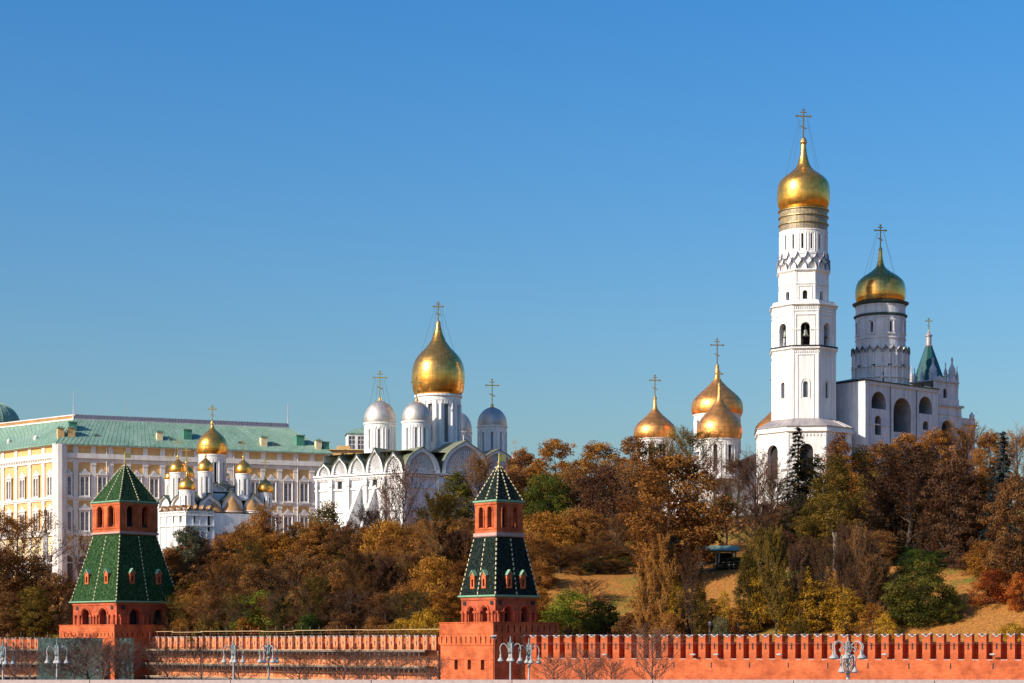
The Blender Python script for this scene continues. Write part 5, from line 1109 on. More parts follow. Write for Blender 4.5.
def make_tree(seed, shape, H=14.0, Wd=9.0, cb=.25, clumps=70, per=95, leaf=.26, cr=.16, dens=1.0, forked=False):
    """returns (trunk mesh builder, crown mesh builder) for a tree of height H"""
    rng = random.Random(seed); tr = MB(); cw = MB(); cw.a = []; z0 = H*cb; ch = H-z0; cen = []
    lean = Vector((rng.uniform(-.04, .04), rng.uniform(-.04, .04), 1))
    tries = 0
    while len(cen) < clumps and tries < 6000:
        tries += 1; t = rng.random(); ang = rng.uniform(0, 2*math.pi); e = envelope(shape, t); rr = math.sqrt(rng.uniform(.12, 1))*e
        lob = 1+.22*math.sin(ang*3+seed)+.15*math.sin(ang*5+seed*2+t*6)+.14*math.sin(t*13+seed)
        c = Vector((math.cos(ang)*rr*Wd/2*lob*.86, math.sin(ang)*rr*Wd/2*lob*.86, z0+t*ch*.95))
        rad = cr*Wd*rng.uniform(.45, 1.15)*(0.55 if shape == 'cone' else 1)
        if all((c-o).length > .42*(rad+orr) for o, orr in cen): cen.append((c, rad))
    for c, rad in cen:
        tint = rng.uniform(0.12, .88); k = int(per*(rad/(cr*Wd))**1.7*dens)+6; sq = rng.uniform(.55, .85)
        for _ in range(k):
            v = Vector((rng.gauss(0, 1), rng.gauss(0, 1), rng.gauss(0, 1))).normalized(); q = rad*rng.uniform(.25, 1.12)**.6
            p = c+Vector((v.x*q, v.y*q, v.z*q*sq))
            n = (v+Vector((rng.uniform(-1, 1), rng.uniform(-1, 1), rng.uniform(-1, 1)))*.9).normalized(); a = n.orthogonal().normalized(); b = n.cross(a); th = rng.uniform(0, 6.28)
            a, b = a*math.cos(th)+b*math.sin(th), b*math.cos(th)-a*math.sin(th); s = leaf*rng.uniform(.55, 1.25)
            cw.face([p-a*s*.5-b*s*.3, p+a*s*.1-b*s*.5, p+a*s*.55+b*s*.2, p-a*s*.1+b*s*.5]); cw.a.append(min(1, max(0, tint+rng.uniform(-.22, .22))))
    top = z0+ch*.72; r0 = H*.018+.06; pts = [Vector((0, 0, -.6))]; k = 7
    for i in range(1, k+1): 
        t = i/k; pts.append(Vector((lean.x*top*t+rng.uniform(-.12, .12)*H*.02, lean.y*top*t+rng.uniform(-.12, .12)*H*.02, top*t)))
    tr.path(pts, [r0*(1.35 if i == 0 else (1-.8*i/k)) for i in range(k+1)], 8)
    big = sorted(cen, key=lambda q: -q[1])[:26]
    for c, rad in big:
        zz = max(z0*.75, min(top*.95, c.z-(Vector((c.x, c.y, 0)).length)*rng.uniform(.7, 1.2))); f = zz/top; s = Vector((lean.x*zz, lean.y*zz, zz)); m_ = s.lerp(c, .5)+Vector((0, 0, -.05*H*rng.uniform(0, 1)))
        r1 = r0*(1-.8*f)*.55; tr.path([s, m_, c], [r1, r1*.6, r1*.25], 5)
        for _ in range(2):
            v = Vector((rng.uniform(-1, 1), rng.uniform(-1, 1), rng.uniform(-.3, 1))).normalized(); tr.tube(c.lerp(m_, .3), c+v*rad*.9, r1*.3, r1*.1, 3, cap=False)
    return tr, cw
def make_spruce(seed, H=15.0, Wd=6.0):
    rng = random.Random(seed); tr = MB(); cw = MB(); cw.a = []; tr.tube((0, 0, -.5), (0, 0, H*.97), H*.016+.05, .03, 7); z = H*.1
    while z < H*.985:
        f = 1-z/H; R_ = Wd/2*(f**.65)*rng.uniform(.8, 1.1)+.12; n = max(4, int(9*f)+3); ph = rng.uniform(0, 6.3)
        for k in range(n):
            a = ph+2*math.pi*k/n+rng.uniform(-.2, .2); L = R_*rng.uniform(.65, 1.12); d = Vector((math.cos(a), math.sin(a), 0)); tint = rng.uniform(.1, .9)
            tip = Vector((0, 0, z-.22*L))+d*L; tr.tube((0, 0, z), tip, .04, .015, 3, cap=False); s = Vector((-d.y, d.x, 0)); m = int(14+L*20)
            for j in range(m):
                t = rng.uniform(.12, 1.03); p = Vector((0, 0, z-.22*L*t*t+.04))+d*L*t+s*rng.uniform(-1, 1)*(1-t*.75)*L*.3+Vector((0, 0, rng.uniform(-.22, .1)))
                q = rng.uniform(.18, .42); v = (d*.8+s*rng.uniform(-.8, .8)+Vector((0, 0, rng.uniform(-.7, .35)))).normalized(); w = v.cross(Vector((0, 0, 1))).normalized()*q*.28
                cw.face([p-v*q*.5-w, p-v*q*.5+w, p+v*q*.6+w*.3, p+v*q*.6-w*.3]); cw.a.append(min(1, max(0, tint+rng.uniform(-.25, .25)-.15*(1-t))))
        z += H*.027+.06
    return tr, cw
def make_bare(seed, H=11.0, Wd=7.5, leaves=0, low=.14, ls=.17):
    """leafless tree: a leader with rising limbs, each forking twice into fine twigs"""
    rng = random.Random(seed); tr = MB(); cw = MB(); cw.a = []; r0 = H*.012+.05; L = []
    p = Vector((0, 0, -.5)); k = 12
    for i in range(k+1):
        L.append(p.copy()); p = p+Vector((rng.uniform(-.14, .14), rng.uniform(-.14, .14), (H+.5)/k))
    tr.path(L, [r0*(1.2-1.12*i/k) for i in range(k+1)], 6)
    tint = [.5]
    def limb(p, d, ln, r, lev):
        q = Vector(p); dd = Vector(d); n = 4
        for i in range(n):
            dd = (dd+Vector((rng.uniform(-1, 1), rng.uniform(-1, 1), rng.uniform(-.2, .55)))*.2).normalized(); q2 = q+dd*ln/n
            tr.tube(q, q2, r*(1-.2*i), r*(.8-.2*i), 4 if lev else 3, cap=False)
            if lev > 0:
                for _ in range(2 if lev > 1 else 2):
                    s = (dd*1.0+Vector((rng.uniform(-1, 1), rng.uniform(-1, 1), rng.uniform(-.3, .7)))*.75).normalized(); limb(q2, s, ln*rng.uniform(.38, .58), r*.5, lev-1)
            elif leaves:
                for _ in range(leaves):
                    c = q2+Vector((rng.gauss(0, .16), rng.gauss(0, .16), rng.gauss(-.03, .14))); a = Vector((rng.uniform(-1, 1), rng.uniform(-1, 1), rng.uniform(-1, 1))).normalized(); b = a.orthogonal().normalized(); s_ = ls*rng.uniform(.5, 1.1)
                    if rng.random() < .82: cw.face([c-a*s_*.6, c-b*s_*.45, c+a*s_*.6, c+b*s_*.45]); cw.a.append(min(1, max(0, tint[0]+rng.uniform(-.25, .25))))
            elif rng.random() < .35:
                a = Vector((rng.uniform(-1, 1), rng.uniform(-1, 1), rng.uniform(-1, 1))).normalized()*rng.uniform(.05, .1); b = a.orthogonal()*.8
                cw.face([q2-a, q2+b, q2+a, q2-b]); cw.a.append(rng.random())
            q = q2
    for j in range(24):
        tint[0] = rng.uniform(.15, .85); t = low+(.94-low)*(j/24)**.9; i = min(k-1, int(t*k)); P = L[i].lerp(L[i+1], t*k-i); a = j*2.4+rng.uniform(-.4, .4); e = math.sin(math.pi*min(1, t*.8+.22))**.7
        d = Vector((math.cos(a), math.sin(a), .75+t*.6)).normalized(); limb(P, d, Wd*.5*e*rng.uniform(.75, 1.05)/max(.5, math.hypot(d.x, d.y)), r0*(.5-.3*t), 2)
    return tr, cw
LIB = {}
def lib(kind, i, fn):
    tr, cw = fn; t = bpy.data.meshes; 
    def mk(mb, nm):
        me = t.new(nm); me.from_pydata([tuple(v) for v in mb.v], [], mb.f)
        if mb.a is not None: me.attributes.new('tint', 'FLOAT', 'FACE').data.foreach_set('value', mb.a)
        me.materials.append(None); return me
    LIB.setdefault(kind, []).append((mk(tr, 'trunk'), mk(cw, 'crown')))
SZ = {'wispy': (15, 7.5), 'dense': (9, 8), 'low': (8.5, 9), 'round': (14, 9), 'tall': (16, 7.5), 'sparse': (15, 9), 'bush': (5, 6), 'spruce': (15, 6), 'bare': (11, 7.5), 'thuja': (9, 8), 'young': (8, 5)}
for i in range(4): lib('round', i, make_tree(11+i, 'round', 14, 9, .10, 185, 150, .20, .115))
for i in range(3): lib('low', i, make_tree(21+i, 'bush' if i == 1 else 'round', 8.5, 9, .05, 110, 170, .2, .14))
for i in range(3): lib('tall', i, make_tree(31+i, 'tall', 16, 7.5, .10, 115, 170, .21, .155))
for i in range(4): lib('sparse', i, make_bare(51+i, 14.5, 8.6, 2, .12, .2))
for i in range(3): lib('wispy', i, make_bare(61+i, 15, 7.0, 4, .1, .22))
for i in range(2): lib('bush', i, make_tree(71+i, 'bush', 5, 6, .02, 70, 200, .15, .15))
for i in range(2): lib('spruce', i, make_spruce(81+i))
for i in range(3): lib('bare', i, make_bare(91+i))
for i in range(2): lib('thuja', i, make_tree(101+i, 'tall', 9, 8, .0, 110, 220, .17, .14))
LIB['dense'] = LIB['thuja']
for i in range(2): lib('young', i, make_tree(111+i, 'tall', 8, 5, .08, 90, 80, .15, .14))
rt = random.Random(3)
def tree(px, yt, wpx, D, kind, col, label, bark='bark', group=None, base=None, cat='tree', name=None, v=None):
    if px > 640 and 272 <= D <= 325 and base is None: D -= max(0, 257-wall_y((px-512)/FP*(D-20)))
    x = (px-512)/FP*D; g = ground(x, D) if base is None else base; H = zat(yt, D)-g; Wm = wpx/FP*D
    if base is None:
        for _ in range(40):
            if D > wall_y((px-512)/FP*D)+4.5+(0 if kind == 'bush' else 2): break
            D += 1
        x = (px-512)/FP*D; g = ground(x, D); H = zat(yt, D)-g; Wm = wpx/FP*D
    if kind == 'tall' and rt.random() < .3: kind = 'wispy'
    if kind == 'round' and H/Wm > 1.25 and col in ('maroon', 'brown') and rt.random() < .3: kind = 'wispy'
    if kind == 'round' and H/Wm < 1.2: kind = 'low'
    if kind == 'bush' and H/Wm > 1.1: kind = 'low'
    if kind == 'low': Wm = min(Wm, H*1.35)
    h0, w0 = SZ[kind]; L = LIB[kind]; tm, cm = L[(v if v is not None else rt.randrange(99)) % len(L)]
    if H < 1.0: print('LOW TREE', px, yt, D, H); H = 1.5
    nm = name or {'spruce': 'spruce_tree', 'bush': 'bush', 'thuja': 'conifer', 'bare': 'bare_tree', 'young': 'young_tree'}.get(kind, 'tree')
    r = thing(nm, (x, D, g-.1), label, cat if kind != 'bush' else 'bush', group, rt.uniform(0, 6.28)); r.scale = (Wm/w0, Wm/w0, H/h0)
    for me, mt, n_ in ((tm, bark, 'trunk'), (cm, col, 'crown')):
        if me is cm and col is None: continue
        o = bpy.data.objects.new(n_, me); S.collection.objects.link(o); o.parent = r; o.material_slots[0].link = 'OBJECT'; o.material_slots[0].material = M[mt]
    return r
G1 = 'autumn trees on the slope between the two brick towers'
G2 = 'autumn trees on the slope between the middle tower and the big rust tree'
G3 = 'autumn trees along the crest of the hill'
G4 = 'young trees and bushes just behind the battlements'
T = [
 # far left, in front of the palace
 (20, 520, 84, 362, 'sparse', 'orange', 'tall thinly leaved golden brown tree in front of the palace at the left edge'),
 (8, 548, 66, 356, 'round', 'rust', 'rusty brown tree behind the thinly leaved one at the left edge'), (36, 552, 50, 354, 'tall', 'brown', 'narrow brown tree right beside the thinly leaved one at the left edge'),
 (640, 468, 64, 300, 'sparse', 'rust', 'thin rusty tree overlapping the left half of the big rust orange tree'),
 (-12, 548, 60, 350, 'sparse', 'rust', 'rusty tree cut by the left edge below the palace'),
 (58, 570, 56, 352, 'round', 'brown', 'rounded dark brown tree left of the taller tower, below the palace arches'),
 (34, 585, 52, 342, 'round', 'olive', 'olive brown tree low in front of the palace near the left edge'),
 (4, 590, 50, 338, 'round', 'brown', 'low brown tree in the bottom left corner behind the wall'),
 (74, 588, 36, 340, 'round', 'maroon', 'narrow dark maroon tree touching the left side of the taller tower'),
 (83, 545, 34, 352, 'bare', 'maroon', 'reddish bare tree between the palace arches and the taller tower'),
 # tower to annunciation
 (188, 524, 56, 346, 'round', 'grey_green', 'grey green willow-like tree right of the taller tower below the white gallery'),
 (170, 545, 44, 340, 'round', 'rust', 'rust tree pressed against the right side of the taller tower roof'),
 (165, 585, 46, 332, 'round', 'olive', 'dark olive tree at the right foot of the taller tower'),
 (262, 501, 56, 347, 'dense', 'rust', 'round rust brown tree in front of the palace right of the smallest white cathedral'),
 (326, 499, 62, 344, 'dense', 'olive', 'round dark olive tree below the left end of the long white cathedral side'),
 (297, 520, 40, 350, 'round', 'rust', 'small rust tree between the two round trees under the palace'),
 (205, 545, 56, 334, 'round', 'brown', None), (238, 528, 60, 332, 'round', 'rust', None), (276, 530, 60, 330, 'round', 'orange', None), (312, 528, 56, 328, 'round', 'rust', None),
 (348, 526, 56, 326, 'round', 'brown', None), (386, 520, 62, 322, 'round', 'orange', None), (424, 528, 50, 318, 'round', 'rust', None), (452, 524, 56, 306, 'round', 'orange', None),
 (190, 572, 50, 330, 'round', 'brown', None), (222, 566, 52, 322, 'sparse', 'rust', None), (255, 562, 50, 320, 'round', 'brown', None), (296, 560, 58, 316, 'sparse', 'brown', None), (334, 558, 56, 312, 'round', 'brown', None),
 (368, 556, 54, 308, 'sparse', 'rust', None), (400, 560, 46, 304, 'tall', 'olive', None), (432, 556, 54, 296, 'round', 'orange', None), (462, 560, 44, 288, 'round', 'rust', None),
 (180, 600, 44, 326, 'sparse', 'olive', None), (212, 598, 46, 318, 'sparse', 'rust', None), (240, 596, 40, 312, 'sparse', 'olive', None), (322, 592, 56, 302, 'sparse', 'brown', None), (352, 594, 50, 298, 'sparse', 'maroon', None), (384, 596, 50, 294, 'sparse', 'rust', None), (412, 594, 44, 288, 'sparse', 'olive', None), (446, 590, 44, 280, 'round', 'orange', None),
 (404, 476, 52, 345, 'bare', 'maroon', 'leafless purplish tree in front of the corner of the long white cathedral side'),
 (390, 492, 40, 343, 'bare', 'maroon', 'smaller leafless tree just left of the purplish bare one at the cathedral corner'),
 (372, 512, 40, 340, 'sparse', 'maroon', 'thin maroon tree at the foot of the white cathedral, left of the leafless pair'),
 (456, 468, 54, 342, 'tall', 'thuja', 'pointed olive green tree below the big shell gables of the white cathedral'),
 (481, 462, 44, 346, 'sparse', 'brown', 'thin brownish tree between the pointed olive one and the middle tower'),
 (438, 498, 44, 336, 'tall', 'olive', 'olive green tree at the foot of the white cathedral, left of the pointed one'),
 (264, 590, 62, 312, 'low', 'lime', 'big yellow green bush above the scaffolded wall'), (282, 600, 44, 309, 'bare', 'grey_green', 'grey leafless shrub right of the big yellow green bush'),
 (248, 617, 42, 310, 'bush', 'red_leaf', 'low rust red bush in front of the big yellow green bush'), (428, 608, 48, 278, 'bush', 'gold_leaf', 'bright golden yellow bush left of the middle tower'), (404, 618, 44, 282, 'bush', 'gold_leaf', 'lower golden bush left of the brightest golden one by the middle tower'),
 (345, 612, 50, 294, 'bush', 'brown', 'brown bush above the middle of the scaffolded wall'), (308, 612, 40, 298, 'bush', 'dark_green', 'dark green bush above the scaffolded wall'), (375, 616, 40, 288, 'bush', 'rust', 'rusty bush above the right half of the scaffolded wall'),
 (208, 616, 40, 316, 'bush', 'olive', 'olive bush just right of the taller tower base'), (182, 618, 30, 324, 'bush', 'rust', 'small rust bush at the right foot of the taller tower'),
 # behind the middle tower
 (522, 446, 50, 366, 'round', 'rust', 'rust tree on the skyline directly right of the middle tower tip'), (556, 437, 66, 358, 'round', 'orange', 'wide orange tree on the skyline, right of the rust one by the tower tip'), (598, 440, 60, 356, 'round', 'orange', 'orange tree on the skyline left of the leftmost copper-gold dome'),
 (633, 434, 52, 352, 'round', 'rust', 'dark rust tree on the skyline directly below the leftmost copper-gold dome'), (657, 444, 40, 352, 'sparse', 'olive', 'thin greyish tree in front of the leftmost copper-gold dome'),
 (515, 470, 44, 350, 'round', 'brown', 'pinkish brown tree just right of the middle tower lookout'), (548, 474, 60, 344, 'round', 'dark_green', 'dark green tree surrounded by rust ones, right of the middle tower lookout'), (610, 462, 84, 338, 'round', 'maroon', 'broad dark brown tree left of the big rust tree'),
 (575, 470, 50, 350, 'round', 'brown', 'brown tree in the second row between the dark green and the broad dark brown trees'),
 (545, 510, 60, 318, 'round', 'orange', None), (582, 508, 70, 322, 'round', 'rust', None), (616, 520, 50, 320, 'sparse', 'rust', None), (560, 545, 66, 300, 'sparse', 'orange', None), (596, 545, 54, 302, 'sparse', 'rust', None), (540, 560, 44, 292, 'round', 'rust', None), (625, 545, 44, 312, 'tall', 'brown', None),
 (570, 589, 62, 277, 'low', 'lime', 'large bright green bush right of the middle tower'), (603, 600, 50, 272, 'bush', 'thuja', 'dark green bush right of the bright green one by the middle tower'), (632, 612, 50, 268, 'bush', 'brown', 'dark brown bush behind the battlements below the leaf-covered slope'),
 (588, 580, 40, 285, 'sparse', 'rust', 'small rust tree above the bright green bush'),
 (672, 450, 112, 287, 'round', 'rust', 'the big rust orange tree, largest of all, left of the green roofed pavilion'), (650, 500, 60, 304, 'tall', 'rust', 'narrower rust tree leaning into the left side of the big rust orange tree'), (692, 505, 50, 296, 'sparse', 'brown', 'thin brown tree in front of the right side of the big rust orange tree'),
 (690, 434, 56, 348, 'sparse', 'olive', 'thin olive brown tree on the skyline in front of the middle copper-gold domes'),
 (716, 462, 44, 330, 'bare', 'brown', 'leafless tree in front of the white cathedral body, right of the big rust tree'), (738, 462, 50, 326, 'sparse', 'maroon', 'thin maroon tree before the white cathedral body'), (757, 458, 44, 330, 'bare', 'maroon', 'leafless tree left of the base of the tallest tower'), (772, 470, 36, 322, 'bare', 'brown', 'leafless tree before the arch at the base of the tallest tower'),
 (726, 500, 44, 320, 'sparse', 'olive', 'thin olive tree above the green roofed pavilion'), (752, 505, 46, 318, 'sparse', 'maroon', 'dark maroon tree right of the green roofed pavilion'), (778, 480, 40, 320, 'sparse', 'brown', 'thin brown tree left of the dark spruce'),
 (762, 525, 50, 280, 'tall', 'olive', 'tall golden olive tree in front of the slope, below the leafless trees'), (660, 565, 54, 274, 'young', 'gold_leaf', 'yellowing young tree at the foot of the big rust orange tree'), (640, 590, 44, 268, 'young', 'rust', 'rusty young tree left of the yellowing one under the big rust tree'),
 (688, 590, 40, 266, 'young', 'olive', None), (712, 596, 34, 265, 'young', 'gold_leaf', None), (738, 600, 30, 262, 'young', 'orange', None), (762, 580, 46, 264, 'young', 'gold_leaf', None), (790, 590, 34, 258, 'young', 'gold_leaf', None), (668, 612, 40, 262, 'bush', 'rust', 'rusty bush peeping over the battlements under the big rust tree'),
 (818, 578, 56, 258, 'young', 'gold_leaf', None), (846, 585, 44, 255, 'young', 'gold_leaf', None), (872, 600, 44, 250, 'young', 'orange', None), (886, 612, 30, 246, 'bush', 'gold_leaf', 'small golden bush left of the olive conifer, over the battlements'), (722, 616, 26, 258, 'bush', 'grey_green', 'small grey green bush over the battlements below the lawn'),
 (800, 616, 30, 254, 'bush', 'olive', 'small olive bush over the battlements left of the ornate lamp'),
 (798, 424, 62, 318, 'spruce', 'spruce', 'dark brownish spruce against the white base of the tallest tower'), (1003, 428, 56, 304, 'spruce', 'blue_spruce', 'bluish grey spruce near the right edge'),
 (815, 450, 44, 322, 'tall', 'olive', 'olive tree just right of the dark spruce'), (840, 430, 48, 326, 'tall', 'rust', 'narrow rust tree rising before the right side of the tallest tower'), (862, 443, 46, 328, 'tall', 'olive', 'olive tree below the corner of the belfry'), (826, 480, 56, 305, 'tall', 'olive', 'golden olive tree above the pale forked trunk'), (800, 490, 50, 310, 'tall', 'spruce', 'dark tree below the brownish spruce'),
 (882, 440, 50, 336, 'round', 'rust', 'golden rust tree under the left belfry arches'), (906, 430, 50, 342, 'round', 'orange', 'golden rust tree under the great belfry arch'), (936, 426, 56, 344, 'round', 'rust', 'golden rust tree under the right belfry arch'), (966, 430, 50, 344, 'sparse', 'orange', 'golden rust tree below the low end of the annex'), (990, 428, 44, 335, 'round', 'rust', 'rust tree on the skyline just left of the bluish spruce'), (1018, 436, 40, 330, 'sparse', 'rust', 'thin rust tree on the skyline at the right edge'),
 (870, 470, 50, 318, 'round', 'olive', 'dark olive tree left of the broad maroon tree'), (908, 452, 88, 304, 'round', 'maroon', 'broad dark maroon tree below the belfry'), (953, 455, 72, 302, 'round', 'maroon', 'second dark brown tree right of the broad maroon one'), (985, 480, 44, 312, 'tall', 'brown', 'brown tree below the bluish spruce'), (1016, 470, 72, 284, 'round', 'brown', 'large brown tree at the right edge in front of the bluish spruce'),
 (780, 530, 50, 300, 'round', 'maroon', 'dark maroon tree behind the terrace left of the pale forked trunk'), (808, 532, 44, 262, 'tall', 'maroon', 'dark maroon small tree in front of the slope, left of the pale forked trunk'), (850, 530, 44, 262, 'sparse', 'maroon', 'thin dark tree right of the pale forked trunk'), (868, 560, 40, 256, 'sparse', 'brown', 'thin brown tree left of the olive conifer'), (880, 530, 50, 296, 'round', 'brown', 'brown tree over the terrace railing'), 
 (872, 548, 44, 285, 'bush', 'dark_green', 'dark green bush by the terrace railing'), (920, 548, 50, 292, 'bush', 'dark_green', 'dark bush behind the top of the olive conifer'), (1008, 552, 40, 290, 'bush', 'dark_green', 'dark bush behind the red bush'), (826, 552, 40, 300, 'bush', 'dark_green', 'dark bush behind the pale forked trunk'), (960, 552, 44, 296, 'bush', 'maroon', 'dark brown bush on the terrace right of the olive conifer'), (740, 556, 50, 300, 'bush', 'dark_green', 'dark bush right of the green roofed pavilion'), (600, 556, 50, 308, 'bush', 'dark_green', 'dark bush on the terrace right of the middle tower'),
 (922, 558, 78, 252, 'thuja', 'thuja', 'big dense olive green conifer on the slope behind the battlements'), (900, 580, 40, 254, 'thuja', 'thuja', 'smaller olive conifer at the left side of the big one'), (950, 585, 34, 250, 'thuja', 'thuja', 'smaller olive conifer at the right side of the big one'),
 (992, 568, 50, 252, 'bush', 'red_leaf', 'fiery red bush on the slope at the right'), (984, 540, 42, 262, 'bush', 'orange', 'orange bush just above the fiery red one'), (1020, 572, 34, 248, 'bush', 'red_leaf', 'smaller red bush cut by the right edge'), (1012, 622, 44, 234, 'bush', 'gold_leaf', 'low golden bush over the battlements at the right edge'),
 # more of the dense wood, mostly hidden behind the front rows
 (226, 545, 56, 342, 'round', 'brown', None), (290, 545, 58, 336, 'round', 'rust', None), (335, 540, 56, 334, 'round', 'brown', None), (366, 535, 56, 330, 'round', 'rust', None), (405, 535, 54, 326, 'round', 'orange', None), (440, 540, 54, 318, 'round', 'rust', None), (470, 530, 50, 316, 'round', 'orange', None), (475, 580, 40, 292, 'round', 'rust', None),
 (200, 580, 50, 328, 'round', 'rust', None), (268, 575, 50, 322, 'round', 'brown', None), (310, 580, 56, 310, 'round', 'brown', None), (350, 575, 56, 308, 'round', 'rust', None), (388, 575, 54, 302, 'round', 'brown', None), (418, 578, 50, 296, 'round', 'rust', None),
 (530, 530, 50, 312, 'round', 'rust', None), (560, 525, 60, 316, 'round', 'orange', None), (600, 530, 60, 316, 'round', 'brown', None), (575, 560, 54, 298, 'round', 'brown', None), (535, 585, 40, 282, 'round', 'orange', None), (632, 508, 56, 322, 'round', 'brown', None), (612, 560, 40, 300, 'sparse', 'rust', None),
 (890, 470, 64, 308, 'round', 'brown', 'dark brown tree behind the left side of the broad maroon one'), (930, 470, 64, 310, 'round', 'maroon', 'dark maroon tree between the broad maroon one and its right neighbour'), (975, 470, 60, 308, 'round', 'rust', 'rusty tree left of the large brown tree at the right edge'), (858, 490, 50, 306, 'tall', 'olive', 'dark olive tree between the pale forked trunk and the broad maroon tree'), (845, 460, 50, 318, 'tall', 'rust', 'tall rust tree just right of the pale forked trunk'),
 (812, 500, 44, 304, 'round', 'olive', 'olive tree just left of the pale forked trunk'), (786, 500, 44, 312, 'round', 'maroon', 'maroon tree under the dark brownish spruce'), (765, 505, 44, 314, 'sparse', 'maroon', 'dark thin tree at the foot of the base of the tallest tower'),
 (900, 545, 50, 300, 'bush', 'dark_green', 'dark green bush in the shade under the broad maroon tree'), (940, 550, 50, 300, 'bush', 'dark_green', 'dark bush under the second dark brown tree'), (980, 548, 50, 296, 'bush', 'brown', 'brown bush behind the orange bush at the right'), (850, 550, 50, 298, 'bush', 'dark_green', 'dark green bush right of the pale forked trunk'), (800, 552, 50, 300, 'bush', 'brown', 'brown bush on the terrace left of the pale forked trunk'), (770, 552, 46, 302, 'bush', 'dark_green', 'dark bush on the terrace under the golden olive tree'),
 (700, 560, 40, 310, 'bush', 'dark_green', 'dark green bush beneath the green roofed pavilion'), (660, 556, 50, 306, 'bush', 'dark_green', 'dark bush at the foot of the big rust orange tree'), (630, 556, 40, 308, 'bush', 'dark_green', 'dark green bush left of the foot of the big rust orange tree'), (722, 545, 44, 318, 'round', 'brown', 'low brown tree right behind the green roofed pavilion'),
 (640, 470, 60, 342, 'round', 'brown', 'brown tree between the broad dark brown tree and the big rust orange one'), (530, 465, 50, 358, 'round', 'rust', 'rust tree between the skyline row and the middle tower lookout'),
]
cols_txt = {'rust': 'rust brown', 'orange': 'golden orange', 'brown': 'dark brown', 'maroon': 'maroon', 'olive': 'olive', 'gold_leaf': 'yellow leaved', 'thuja': 'green'}
for t in T:
    px, yt, w, D, kind, col, lb = t; grp = None
    if lb is None:
        if px < 480: grp, where = G1, 'tree in the dense wood between the two brick towers'
        elif px < 640: grp, where = G2, 'tree on the slope right of the middle brick tower'
        else: grp, where = G4, 'young tree just behind the red battlements'
        lb = cols_txt[col]+' '+where
        grp = lb+'s'
    kw = {}
    tree(px, yt, w, D, kind, col, lb, 'bark' if kind != 'bare' else 'twig', grp, **kw)
# narrow upright trees filling the wood between the towers and right of the middle tower
def limit(px):
    P = [(160, 560), (185, 530), (240, 527), (300, 524), (345, 522), (385, 518), (430, 522), (470, 520), (520, 510), (560, 508), (600, 512), (640, 520)]
    for (a, b), (c, d) in zip(P, P[1:]):
        if px <= c: return b+(d-b)*(px-a)/(c-a)
    return 520
UP = [(646, 560, 26, 'rust'), (676, 575, 24, 'gold_leaf'), (700, 580, 24, 'olive'), (724, 588, 22, 'gold_leaf'), (748, 545, 30, 'olive'), (756, 565, 26, 'gold_leaf'), (776, 535, 28, 'olive'), (784, 570, 26, 'gold_leaf'), (796, 550, 26, 'maroon'), (806, 565, 28, 'gold_leaf'), (822, 545, 26, 'brown'), (832, 575, 30, 'gold_leaf'), (842, 550, 24, 'maroon'), (856, 535, 26, 'brown'), (862, 575, 30, 'gold_leaf'), (870, 545, 26, 'maroon'), (884, 565, 24, 'brown'), (662, 540, 30, 'rust'), (692, 555, 26, 'brown')]
for px, yt, w, col in UP:
    lb = 'slim upright '+cols_txt[col]+' tree on the slope behind the battlements'
    tree(px, yt, w, 262 if px < 760 else 258, {'gold_leaf': 'young', 'olive': 'tall', 'rust': 'wispy'}.get(col, 'sparse'), col, lb, 'bark', lb+'s')
CN = ['rust', 'brown', 'rust', 'orange', 'olive', 'brown', 'maroon', 'gold_leaf']
for row, off in enumerate((7, 16, 25, 34, 44)):
    for j in range(19 if row else 17):
        px = 172+17.2*j+rt.uniform(-5, 5)+(0 if row % 2 else 8)
        if 440 < px < 545: px += 2
        if row < 1 and px > 470: continue
        D = 300
        for _ in range(60):
            x = (px-512)/FP*D
            if wdist(x, D) >= off: break
            D += 1.5
        if px > 590 and row < 3: continue
        g = ground(x, D); Hh = rt.uniform(6.5, 12.5)+(2 if row > 2 else 0); yt = HY-(g+Hh-CZ)*FP/D; yt = max(yt, limit(px)+rt.uniform(0, 10)); 
        if zat(yt, D)-g < 4: continue
        col = CN[rt.randrange(7 if row else 8)]; kd = rt.choice(['wispy', 'sparse', 'tall', 'tall', 'round']); w = rt.uniform(30, 44)
        lb = cols_txt[col]+' '+('tree in the dense wood between the two brick towers' if px < 480 else 'tree on the slope right of the middle brick tower')
        tree(px, yt, w, D, kd, col, lb, 'bark', lb+'s')
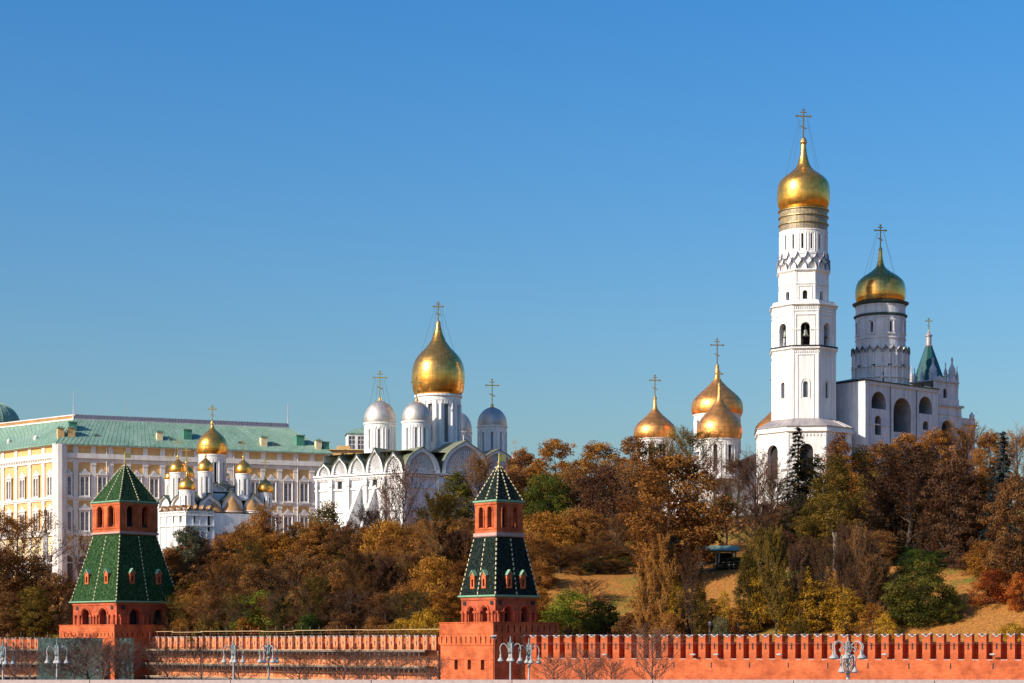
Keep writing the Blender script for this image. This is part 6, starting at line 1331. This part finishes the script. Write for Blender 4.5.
# tree with the pale forked trunk
x, y = (835-512)/FP*276, 276; g = ground(x, y); r = thing('forked_tree', (x, y, g-.1), 'tree with pale grey forked trunk and golden olive crown on the lawn below the belfry', 'tree'); mb = MB()
P = lambda a, b, c: Vector((x+a, y+b, g+c)); mb.path([P(0, 0, -.5), P(.05, 0, 2), P(0, 0, 4.2)], [.36, .28, .26], 8); mb.path([P(0, 0, 4), P(-.5, 0, 6.5), P(-1.3, .2, 9), P(-1.8, 0, 12)], [.22, .18, .12, .05], 7); mb.path([P(0, 0, 4), P(.35, .1, 7), P(.3, 0, 10), P(.9, 0, 14)], [.2, .16, .1, .04], 7)
mb.path([P(-.5, 0, 6.5), P(-2.2, .5, 9)], [.1, .05], 5); mb.path([P(.35, .1, 7), P(2, .2, 10)], [.1, .04], 5); mb.build('trunk', 'bark_pale', r)
cm = LIB['tall'][0][1]; o = bpy.data.objects.new('crown', cm); S.collection.objects.link(o); o.parent = r; o.location = (0, 0, 4.4); o.scale = (.95, .95, .75); o.material_slots[0].link = 'OBJECT'; o.material_slots[0].material = M['olive']
# bare street trees along the foot of the wall
for px, yt, w, D, lb in ((14, 648, 34, 300, 'leafless street tree before the wall at the left edge'), (88, 640, 62, 296, 'widest leafless street tree, in front of the green netting'), (58, 655, 40, 300, 'leafless street tree behind the lamp at the green netting'), (118, 650, 34, 298, 'leafless street tree below the corner of the taller tower'),
    (168, 650, 50, 280, 'leafless street tree before the left part of the scaffolding'), (202, 648, 40, 278, 'leafless street tree left of the two lamps by the scaffolding'), (300, 656, 48, 262, 'leafless street tree right of the two lamps by the scaffolding'), (342, 652, 50, 256, 'leafless street tree before the middle of the scaffolding'), (392, 654, 50, 250, 'leafless street tree before the right part of the scaffolding'), (428, 660, 40, 246, 'low leafless street tree left of the middle tower'),
    (128, 646, 44, 292, 'leafless street tree between the two green netting panels'), (74, 652, 40, 294, 'leafless street tree directly right of the lamp at the green netting'), (104, 648, 44, 290, 'leafless street tree at the right end of the wide green netting'), (30, 652, 36, 292, 'leafless street tree left of the wide green netting'), (240, 654, 44, 270, 'leafless street tree right behind the left lamp of the scaffold pair'), (366, 656, 44, 252, 'second leafless street tree from the middle tower along the scaffolding'), (610, 664, 40, 232, 'small leafless street tree between the wall end and the tall one'), (556, 660, 44, 234, 'low leafless street tree right of the pair of lamps'), (586, 652, 44, 232, 'leafless street tree before the left end of the red battlements'), (653, 636, 50, 228, 'tall leafless street tree before the red battlements')):
    tree(px, yt, w, D, 'bare', 'maroon' if px < 500 else 'brown', lb, 'twig', 'leafless street trees along the foot of the wall', base=3.0, name='street_tree')
